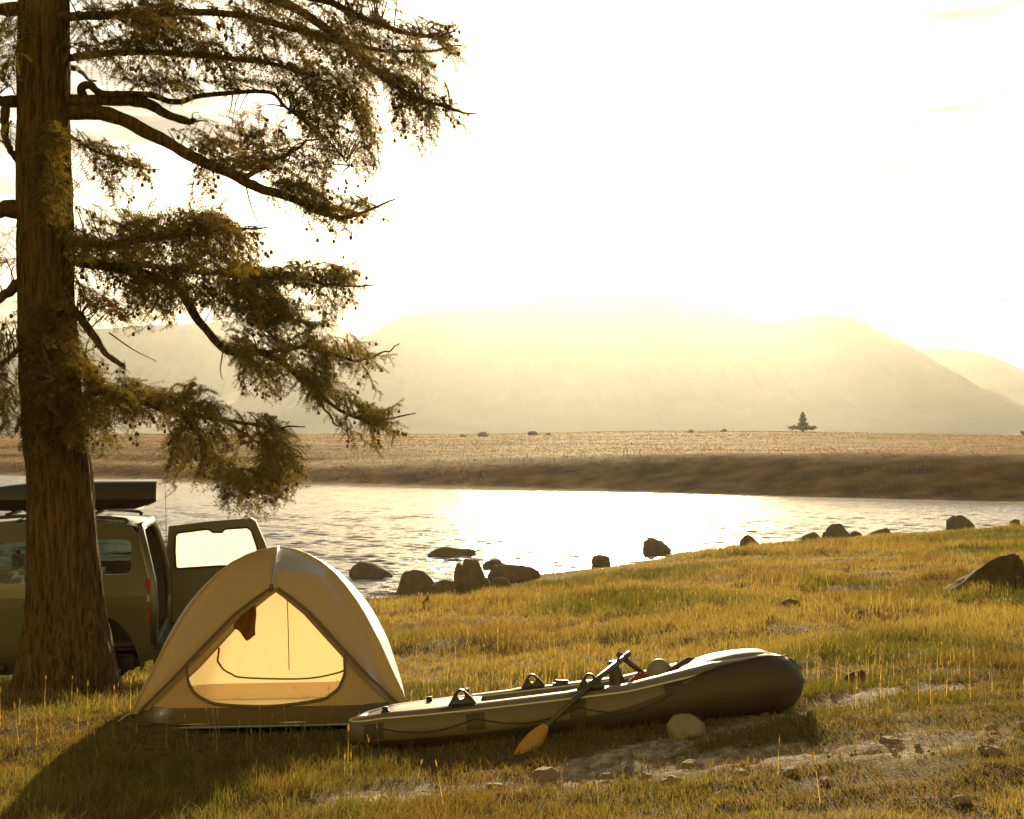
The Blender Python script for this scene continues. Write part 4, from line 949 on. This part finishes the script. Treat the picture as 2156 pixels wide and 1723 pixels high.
# ------------------------------------------------------------------ oars, ball, cloth, shoes carried by the boat
OARM = simple('oar_shaft', (.045, .04, .035), .4, .1, 10); BLADE = simple('oar_blade', (.34, .19, .015), .4, .1, 10)
def oar(label, pts, rad, blade):
    top = np.array(pts[0]); o = empty('oar', pts[0]); tag(o, label, 'oar', 'oars of the boat')
    Pt = np.array(pts)-top; mb = MB(); mb.tube(Pt, rad, 10); mb.build('shaft', OARM, o)
    mb = MB(); d = Pt[0]-Pt[1]; d /= np.linalg.norm(d); mb.tube([Pt[0]-d*.02, Pt[0]+d*.05], [.019, .017], 10); mb.build('grip', BLK, o)
    if blade is not None:
        b0, b1 = np.array(blade[0])-top, np.array(blade[1])-top; ax = b1-b0; ln = np.linalg.norm(ax); ax /= ln
        sd_ = np.cross(ax, np.array([.1, 1, .15])); sd_ /= np.linalg.norm(sd_); nr = np.cross(sd_, ax); G = []; G2 = []
        for q in np.linspace(0, 1, 16):
            hw = .056*math.sin(PI*min(1, .10+q*.80))**.7*(1 if q < .9 else 1-(q-.9)*6); cen = b0+ax*ln*q
            G.append([cen+sd_*hw*u_+nr*(.018*u_*u_+.004) for u_ in np.linspace(-1, 1, 9)]); G2.append([cen+sd_*hw*u_+nr*(.018*u_*u_-.004) for u_ in np.linspace(-1, 1, 9)])
        mb = MB(); mb.grid(np.array(G)); mb.grid(np.array(G2)); mb.build('blade', BLADE, o)
oar('dark oar leaning over the near side with an orange blade in the grass', [PX(1316, 1382, 8.80), PX(1244, 1440, 8.50), PX(1140, 1538, 8.16)], [.0185, .0185, .0135], (PX(1152, 1528, 8.18), ground_at(1085, 1590)+np.array([0, .02, -.05])))
oar('short dark oar shaft slanting down inside the boat toward the round bag', [PX(1312, 1385, 8.80), PX(1362, 1423, 8.92), PX(1415, 1463, 9.02)], [.017, .017, .015], None)
mb = MB(); c = PX(1388, 1421, 8.80); rr_ = 29/F*8.80
A2, B2 = np.meshgrid(np.linspace(0, 2*PI, 33)[:-1], np.linspace(-PI/2, PI/2, 20), indexing='ij')
fo = 1+.012*np.cos(A2*12)*np.cos(B2)
mb.grid(np.stack([c[0]+rr_*fo*np.cos(A2)*np.cos(B2), c[1]+rr_*.9*fo*np.sin(A2)*np.cos(B2), c[2]+rr_*1.20*np.sin(B2)*fo], -1), closed_u=True)
tag(mb.build('round_bag', simple('grey_bag', (.17, .17, .13), .55, .15, 12)), 'rounded grey-green bag sitting in the boat beside the red cloth', 'bag')
mb = MB(); c = PX(1348, 1432, 8.78); q = np.linspace(0, 1, 24); a = np.linspace(0, 2*PI, 24, endpoint=False); G = []
for q_ in q: G.append([(c[0]+.085*math.cos(t_)*q_, c[1]+.07*math.sin(t_)*q_, c[2]+.065*(1-q_**2)**.7*(1+.18*math.sin(t_*3+q_*4))+.008*math.sin(t_*7+q_*9)-.03) for t_ in a])
mb.grid(np.array(G), closed_v=True); tag(mb.build('red_cloth', cloth('red_fabric', (.34, .06, .03), (.4, .07, .03), .25, wr=1)), 'crumpled red cloth lying in the boat under the oar', 'cloth')
SHOE = simple('dark_canvas', (.06, .04, .03), .8, .2, 30)
def shoe(label, px, py, tilt, yaw, D):
    mb = MB(); G = []; 
    for q_ in np.linspace(0, 1, 18):
        w_ = np.interp(q_, [0, .08, .3, .6, .85, 1], [.012, .032, .036, .042, .036, .008]); h_ = np.interp(q_, [0, .08, .3, .45, .7, .92, 1], [.02, .075, .085, .07, .045, .035, .012])
        G.append([(q_*.24-.12, w_*math.cos(t_), h_*(.5+.5*math.sin(t_))) for t_ in np.linspace(0, 2*PI, 16, endpoint=False)])
    mb.grid(np.array(G), closed_v=True); o = mb.build('shoe', SHOE); o.location = PX(px, py, D); o.rotation_euler = (0, R(tilt), R(yaw)); tag(o, label, 'shoe', 'shoes left in the boat'); return o
shoe('dark shoe lying in the boat with its toe down, beside the round bag', 1436, 1413, 6, 200, 8.80)
shoe('dark shoe behind the first with its toe tipped up toward the bow', 1462, 1404, -24, 12, 8.86)

# ------------------------------------------------------------------ off-road car behind the larch (u back to front, v across, w up)
ca = R(9); CO = np.array([(319-1078)/F*13.4, 13.4, .88])
CM = Matrix(((-math.cos(ca), -math.sin(ca), 0, CO[0]), (-math.sin(ca), math.cos(ca), 0, CO[1]), (0, 0, 1, CO[2]), (0, 0, 0, 1)))
car = empty('parked_car'); car.location = CM @ Vector((1.9, .9, 0)); car.rotation_euler.z = ca
CI = Matrix.Translation(car.location) @ Matrix.Rotation(ca, 4, 'Z'); CI = CI.inverted() @ CM      # car metres to child space
tag(car, 'grey off-road car parked behind the larch with its side-hinged tailgate swung open', 'car')
PAINT = simple('car_paint', (.085, .088, .066), .35, .06, 4, coat=.5, metallic=.25); CLAD = simple('car_cladding', (.05, .048, .04), .7, .15, 20)
TYRE = simple('tyre_rubber', (.02, .019, .018), .85, .2, 40); RIM = simple('wheel_rim', (.12, .115, .10), .35, .1, 20, metallic=.7)
TRIMI = simple('car_interior', (.16, .14, .11), .8, .2, 15)
RED = simple('lamp_red', (.26, .03, .02), .25, .1, 20, coat=.5); WHT = simple('lamp_white', (.38, .37, .30), .25, .1, 20, coat=.5)
def glassm(name, tint, haze_):
    m, t, b = mat(name); N = t.nodes; l = t.links.new; N.remove(b)
    tr = N.new('ShaderNodeBsdfTransparent'); tr.inputs[0].default_value = (*tint, 1); gl_ = N.new('ShaderNodeBsdfGlossy'); gl_.inputs['Roughness'].default_value = .03
    fr = N.new('ShaderNodeFresnel'); fr.inputs[0].default_value = 1.5; mx = N.new('ShaderNodeMixShader'); l(fr.outputs[0], mx.inputs[0]); l(tr.outputs[0], mx.inputs[1]); l(gl_.outputs[0], mx.inputs[2])
    last = mx
    if haze_:
        tc = N.new('ShaderNodeTexCoord'); no = N.new('ShaderNodeTexNoise'); no.inputs['Scale'].default_value = 6; no.inputs['Detail'].default_value = 5; l(tc.outputs['Object'], no.inputs['Vector'])
        mr = N.new('ShaderNodeMapRange'); mr.inputs[3].default_value = haze_-.12; mr.inputs[4].default_value = haze_+.12; l(no.outputs[0], mr.inputs[0])
        td = N.new('ShaderNodeBsdfTranslucent'); td.inputs[0].default_value = (.86, .84, .76, 1); m2 = N.new('ShaderNodeMixShader'); l(mr.outputs[0], m2.inputs[0]); l(mx.outputs[0], m2.inputs[1]); l(td.outputs[0], m2.inputs[2]); last = m2
    l(last.outputs[0], N['Material Output'].inputs[0]); return m
GLASS = glassm('car_glass', (.62, .66, .62), 0); DUSTY = glassm('dusty_glass', (.8, .8, .74), .62)
CW = 1.74
def tumble(w_): return .02+.20*np.clip((w_-1.05)/.75, 0, 1)**1.3+.05*np.clip((.55-w_)/.3, 0, 1)
def cpt(u, v, w_): return np.array([(CI @ Vector((float(a), float(b), float(c))))[:] for a, b, c in zip(np.ravel(u), np.ravel(v), np.ravel(w_))])
def rrect(u0, u1, w0, w1, r_, n=5, du=0.0):
    """rounded window outline; du leans the front edge"""
    P = []
    for cu, cw, a0 in ((u1-r_, w0+r_, -90), (u1-r_, w1-r_, 0), (u0+r_, w1-r_, 90), (u0+r_, w0+r_, 180)):
        for q in np.linspace(a0, a0+90, n): P.append([cu+r_*math.cos(R(q)), cw+r_*math.sin(R(q))])
    P = np.array(P); k = (P[:, 1]-w0)/(w1-w0); P[:, 0] += np.where(P[:, 0] > (u0+u1)/2, du*(1-k), 0); return P
W_REAR = rrect(.20, .86, 1.29, 1.615, .07); W_FRONT = rrect(1.02, 1.66, 1.22, 1.60, .07, du=.48)
arch = lambda cu: [(cu+.54*math.cos(a), .42+.54*math.sin(a)) for a in np.linspace(PI, 0, 17)]
side = [(-.02, .62), (-.03, .95), (0, 1.20), (.06, 1.45), (.13, 1.66), (.20, 1.735), (.42, 1.775), (1.0, 1.80), (1.55, 1.765), (1.72, 1.70), (2.05, 1.42), (2.32, 1.17), (2.9, 1.10), (3.35, 1.02), (3.55, .85), (3.58, .48), (3.35, .42)]
side = side+arch(2.85)[::-1]+[(2.28, .36), (1.28, .36)]+arch(.66)[::-1]+[(.10, .45), (-.02, .48)]
def panel(outline, holes, vf, thick, name, m_, parent):
    bm = bmesh.new(); E = []
    for lp in [outline]+holes:
        vs = [bm.verts.new((p[0], 0, p[1])) for p in lp]; E += [bm.edges.new((vs[i], vs[(i+1) % len(vs)])) for i in range(len(vs))]
    bmesh.ops.triangle_fill(bm, use_beauty=True, use_dissolve=False, edges=E)
    for h_ in np.arange(.45, 1.8, .09): bmesh.ops.bisect_plane(bm, geom=bm.verts[:]+bm.edges[:]+bm.faces[:], plane_co=(0, 0, h_), plane_no=(0, 0, 1))
    r = bmesh.ops.extrude_face_region(bm, geom=bm.faces[:]); nv = [v for v in r['geom'] if isinstance(v, bmesh.types.BMVert)]
    for v in bm.verts: v.co.y = vf(v.co.z)
    for v in nv: v.co.y += thick
    for v in bm.verts: v.co = CI @ v.co
    bmesh.ops.recalc_face_normals(bm, faces=bm.faces[:]); me = bpy.data.meshes.new(name); bm.to_mesh(me); bm.free()
    return link(name, me, m_, parent, smooth=False)
panel(side, [W_REAR, W_FRONT], lambda w_: tumble(w_), .05, 'side_panel', PAINT, car)
panel(side, [W_REAR, W_FRONT], lambda w_: CW-tumble(w_), -.05, 'side_panel', PAINT, car)
for W_, nm in ((W_REAR, 'rear_window'), (W_FRONT, 'front_window')):
    panel(W_, [], lambda w_: tumble(w_)+.020, .005, nm, GLASS, car); panel(W_, [], lambda w_: CW-tumble(w_)-.020, -.005, nm, GLASS, car)
# roof, windscreen, bonnet, floor
def sheet(UW, name, m_, v_in=.0, crown=.03, th=.03, n=17):
    G = []; G2 = []
    for u, w_ in UW:
        t_ = float(tumble(np.array(w_)))+v_in; k = np.linspace(-1, 1, n); G.append(cpt(np.full(n, u), CW/2+k*(CW/2-t_), w_+crown*(1-k**2)-.012*np.abs(k)**8)); G2.append(cpt(np.full(n, u), CW/2+k*(CW/2-t_), w_-th+crown*(1-k**2)-.012*np.abs(k)**8))
    mb = MB(); mb.grid(np.array(G)); mb.grid(np.array(G2)); return mb.build(name, m_, car)
sheet([(.10, 1.71), (.15, 1.745), (.25, 1.765), (.42, 1.778), (1.0, 1.803), (1.55, 1.768), (1.70, 1.71)], 'roof', PAINT)
sheet([(1.71, 1.70), (2.05, 1.42), (2.32, 1.17)], 'windscreen', GLASS, .06, .05, .006)
sheet([(2.30, 1.165), (2.9, 1.105), (3.35, 1.02), (3.55, .85), (3.58, .48)], 'bonnet', PAINT, .0, .03)
sheet([(.02, .62), (2.3, .60), (2.32, 1.16)], 'cabin_floor', TRIMI, .05, 0, .04)
# rear opening frame
mb = MB(); fr_ = []
for v_, w_ in [(.06, .62), (.04, .95), (.06, 1.20), (.11, 1.45), (.20, 1.66), (.30, 1.72), (CW-.30, 1.72), (CW-.20, 1.66), (CW-.11, 1.45), (CW-.06, 1.20), (CW-.04, .95), (CW-.06, .62), (.06, .62)]:
    fr_.append((np.interp(w_, [.5, .95, 1.2, 1.45, 1.66, 1.72], [0, -.02, .0, .06, .12, .14]), v_, w_))
fr_ = np.array(fr_); P = cpt(fr_[:, 0], fr_[:, 1], fr_[:, 2]); mb.tube(P, .045, 8); mb.build('tailgate_frame', PAINT, car)
for u_ in (.66, 2.85):           # wheel wells
    for v_ in (.10, CW-.10):
        q = np.linspace(-.15, PI+.15, 24); vi = np.array([0, .42]) if v_ < 1 else np.array([0, -.42]); mb = MB()
        mb.grid(np.array([cpt(u_+.55*np.cos(q), np.full(24, v_+k_), .42+.55*np.sin(q)) for k_ in vi])); V = cpt(u_+.55*np.cos(q), np.full(24, v_+vi[1]), .42+.55*np.sin(q)); mb.add(V, [tuple(range(24))]); mb.build('wheel_well', CLAD, car)
cbox_ = None
def cbox(c, d, name, m_, bev=.02, M=None):
    mb = MB(); mb.box(c, d, 0, None if M is None else M, bev)
    mb.v = [cpt(q[:, 0], q[:, 1], q[:, 2]) for q in mb.v]; return mb.build(name, m_, car, smooth=False)
cbox((1.75, CW/2, .43), (3.2, CW-.34, .16), 'underbody', CLAD, .03)
cbox((-.06, CW/2, .52), (.20, CW-.06, .20), 'rear_bumper', CLAD, .05); cbox((3.60, CW/2, .52), (.16, CW-.06, .22), 'front_bumper', CLAD, .05)
cbox((1.78, -.015, .44), (.94, .06, .10), 'side_step', CLAD, .03)
for v_, vs_ in ((.45, 0), (1.29, 0)):
    cbox((1.35, v_, .98), (.14, .48, .62), 'front_seat', TRIMI, .05); cbox((1.62, v_, .76), (.50, .48, .16), 'front_seat', TRIMI, .05); cbox((1.30, v_, 1.40), (.09, .26, .20), 'headrest', TRIMI, .04)
cbox((.62, CW/2, .93), (.14, 1.30, .62), 'rear_seat', TRIMI, .05)
cbox((2.15, CW/2, 1.08), (.35, 1.45, .18), 'dashboard', TRIMI, .05)
for v_ in (.03, CW-.03):
    s_ = 1 if v_ < 1 else -1
    if s_ > 0: cbox((.028, .062, 1.185), (.075, .09, .16), 'tail_lamp', RED, .02); cbox((.024, .062, 1.06), (.070, .09, .09), 'tail_lamp', WHT, .015); cbox((.024, .062, .90), (.075, .09, .23), 'tail_lamp', RED, .02)
    cbox((1.10, v_-s_*.045, 1.02), (.16, .03, .03), 'door_handle', CLAD, .01)
    mo = cbox((1.98, v_-s_*.14, 1.27), (.10, .20, .17), 'side_mirror', CLAD, .04)
for v_ in (.20, CW-.20):
    mb = MB(); P = np.array([(.25, v_, 1.765), (.32, v_, 1.815), (1.0, v_, 1.85), (1.5, v_, 1.825), (1.58, v_, 1.775)]); P = smooth_path(P, 24); mb.tube(cpt(P[:, 0], P[:, 1], P[:, 2]), .017, 8); mb.build('roof_rail', CLAD, car)
for u_ in (.55, 1.35):
    cbox((u_, CW/2, 1.862), (.05, CW-.34, .025), 'cross_bar', CLAD, .008)
for u_ in (.66, 2.85):
    for v_ in (.11, CW-.11):
        mb = MB(); q = np.linspace(0, 2*PI, 40, endpoint=False); G = []
        for dv, rr_ in ((-.115, .20), (-.115, .30), (-.10, .345), (-.05, .365), (.05, .365), (.10, .345), (.115, .30), (.115, .20)): G.append(cpt(u_+rr_*np.cos(q), np.full(40, v_+dv), .365+rr_*np.sin(q)))
        mb.grid(np.array(G), closed_v=True); wh = mb.build('wheel', TYRE, car)
        mb = MB(); G = []
        for dv, rr_ in ((-.10, .001), (-.095, .06), (-.075, .08), (-.07, .17), (-.105, .205)): G.append(cpt(u_+rr_*(1+.0*q)*np.cos(q), np.full(40, (v_+dv) if v_ < 1 else (v_-dv)), .365+rr_*np.sin(q)))
        mb.grid(np.array(G), closed_v=True); mb.build('rim', RIM, wh)
# tailgate, hinged on the far side and swung wide open: inside faces the camera
tg = empty('tailgate'); tg.parent = car
H0 = cpt([-.02], [CW-.04], [0])[0]; tg.location = H0
hw = Vector((CM @ Vector((-.02, CW-.04, 0)))); t1 = Vector((.98, .06, 0)).normalized()
Rw = car.rotation_euler.to_matrix(); tl = Rw.inverted() @ t1; nl = Vector((-tl.y, tl.x, 0))     # along the door, outward normal (away from the camera)
def tpt(a, dep, w_): return np.array(tl)*a+np.array(nl)*dep+np.array([0, 0, w_])
def tpanel(outline, holes, dep, thick, name, m_, parent=None):
    bm = bmesh.new(); E = []
    for lp in [outline]+holes:
        vs = [bm.verts.new((p[0], 0, p[1])) for p in lp]; E += [bm.edges.new((vs[i], vs[(i+1) % len(vs)])) for i in range(len(vs))]
    bmesh.ops.triangle_fill(bm, use_beauty=True, use_dissolve=False, edges=E); r = bmesh.ops.extrude_face_region(bm, geom=bm.faces[:]); nv = [v for v in r['geom'] if isinstance(v, bmesh.types.BMVert)]
    for v in nv: v.co.y = thick
    for v in bm.verts:
        lean = -.0; v.co = Vector(tpt(v.co.x, v.co.y+dep, v.co.z))
    bmesh.ops.recalc_face_normals(bm, faces=bm.faces[:]); me = bpy.data.meshes.new(name); bm.to_mesh(me); bm.free(); return link(name, me, m_, parent or tg, smooth=False)
DO = 15.12
def tg_px(px, py): return ((px-1078)/F*DO-hw.x)/t1.x, CZ-(py-HOR)/F*DO-CO[2]
out = [tg_px(*p) for p in ((361, 1350), (356, 1230), (352, 1160), (357, 1107), (440, 1097), (528, 1090), (537, 1096), (556, 1140), (580, 1210), (592, 1290), (590, 1350))]
win = [tg_px(*p) for p in ((372, 1194), (370, 1160), (371, 1128), (376, 1121), (430, 1114), (441, 1114), (449, 1120), (468, 1120), (474, 1113), (520, 1110), (529, 1117), (540, 1150), (548, 1186), (545, 1190), (460, 1191), (378, 1196))]
tpanel(out, [win], 0, .07, 'door_shell', simple('tailgate_inside', (.14, .14, .10), .6, .12, 10))
tpanel(win, [], .03, .006, 'rear_glass', DUSTY)
mb = MB(); W3 = np.array([tpt(a, -.006, b_) for a, b_ in win+win[:1]]); mb.tube(W3, .012, 6); mb.build('glass_seal', CLAD, tg)
sc_, sw_ = tg_px(548, 1248); mb = MB(); q = np.linspace(0, 2*PI, 44, endpoint=False); G = []
for dep, rr_ in ((.10, .05), (.10, .36), (.13, .39), (.27, .39), (.31, .35), (.33, .2), (.335, .01)): G.append([tpt(sc_+rr_*math.cos(a), dep, sw_+rr_*math.sin(a)) for a in q])
mb.grid(np.array(G), closed_v=True); mb.build('spare_wheel', TYRE, tg)
# thin whip aerial
mb = MB(); mb.tube([PX(350, 1180, 15.2), PX(349, 1060, 15.2), PX(347, 985, 15.25)], [.004, .003, .0015], 5)
ob = mb.build('aerial', CLAD, None); ob.parent = car; ob.matrix_parent_inverse = (Matrix.Translation(car.location) @ Matrix.Rotation(ca, 4, 'Z')).inverted()

# roof box riding on the cross bars
BOX = simple('roof_box_shell', (.035, .033, .03), .38, .12, 8, coat=.3)
rb = empty('roof_box', CM @ Vector((.9, .62, 1.86))); rb.rotation_euler.z = ca; RI = (Matrix.Translation(rb.location) @ Matrix.Rotation(ca, 4, 'Z')).inverted() @ CM
tag(rb, 'long black tapered roof box on top of the parked car', 'roof box')
def shell(levels, name):
    mb = MB(); G = []
    for k in levels: G.append(k)
    mb.grid(np.array(G), closed_v=False); return mb.build(name, BOX, rb)
def bx(u0, w0, w1, nose, name, exp):
    us = np.linspace(0, 1, 40); G = []
    for q in us:
        u = -.02+q*2.05; top = w1-nose*max(0, (q-.42)/.58)**2.0; bot = w0+(.09*max(0, (.10-q)/.10)**1.2 if name == 'base' else 0)+(.05*max(0, (q-.85)/.15) if name == 'base' else 0)
        top = max(top, bot+.03); hv = .38*(1-.28*max(0, (q-.5)/.5)**2); row = []
        for a in np.linspace(-1, 1, 21):
            v_ = .62+hv*a; e_ = (1-abs(a)**exp)**(1/exp) if abs(a) < 1 else 0
            row.append((u, v_, (bot+(top-bot)*e_) if name == 'lid' else (top-(top-bot)*e_)))
        G.append(row)
    G = np.array(G); sh = G.shape; V = np.array([(RI @ Vector(p))[:] for p in G.reshape(-1, 3)]).reshape(sh); mb = MB(); mb.grid(V)
    for e in (0, -1):
        r_ = V[e]; c0 = r_[0]; mb.add(np.vstack([r_, [(r_[0]+r_[-1])/2]]), [(i, i+1, 21) for i in range(20)])
    return mb.build(name, BOX, rb)
bx(0, 2.0, 2.175, .17, 'lid', 5.0); bx(0, 1.88, 1.998, .0, 'base', 3.4)
mb = MB(); P = [(-.03, .62+.385*a, 1.985) for a in (-1, 1)]; mb.box((.0, .62, 1.985), (.02, .74, .02), 0, RI, .006); mb.box((1.0, .225, 1.955), (.10, .02, .03), 0, RI, .006); mb.build('latch', RIM, rb)

# ------------------------------------------------------------------ air
hb = MB(); hb.box((0, 1500, 98), (7000, 3400, 204))
hm, t, b = mat('haze_air'); t.nodes.remove(b)
pv = t.nodes.new('ShaderNodeVolumePrincipled'); pv.inputs['Color'].default_value = (.86, .93, 1, 1); pv.inputs['Density'].default_value = HAZE_DENS
pv.inputs['Anisotropy'].default_value = .76
t.links.new(pv.outputs[0], t.nodes['Material Output'].inputs['Volume'])
try: hm.cycles.homogeneous_volume = True
except Exception: pass
tag(hb.build('haze', hm, smooth=False), kind='stuff')
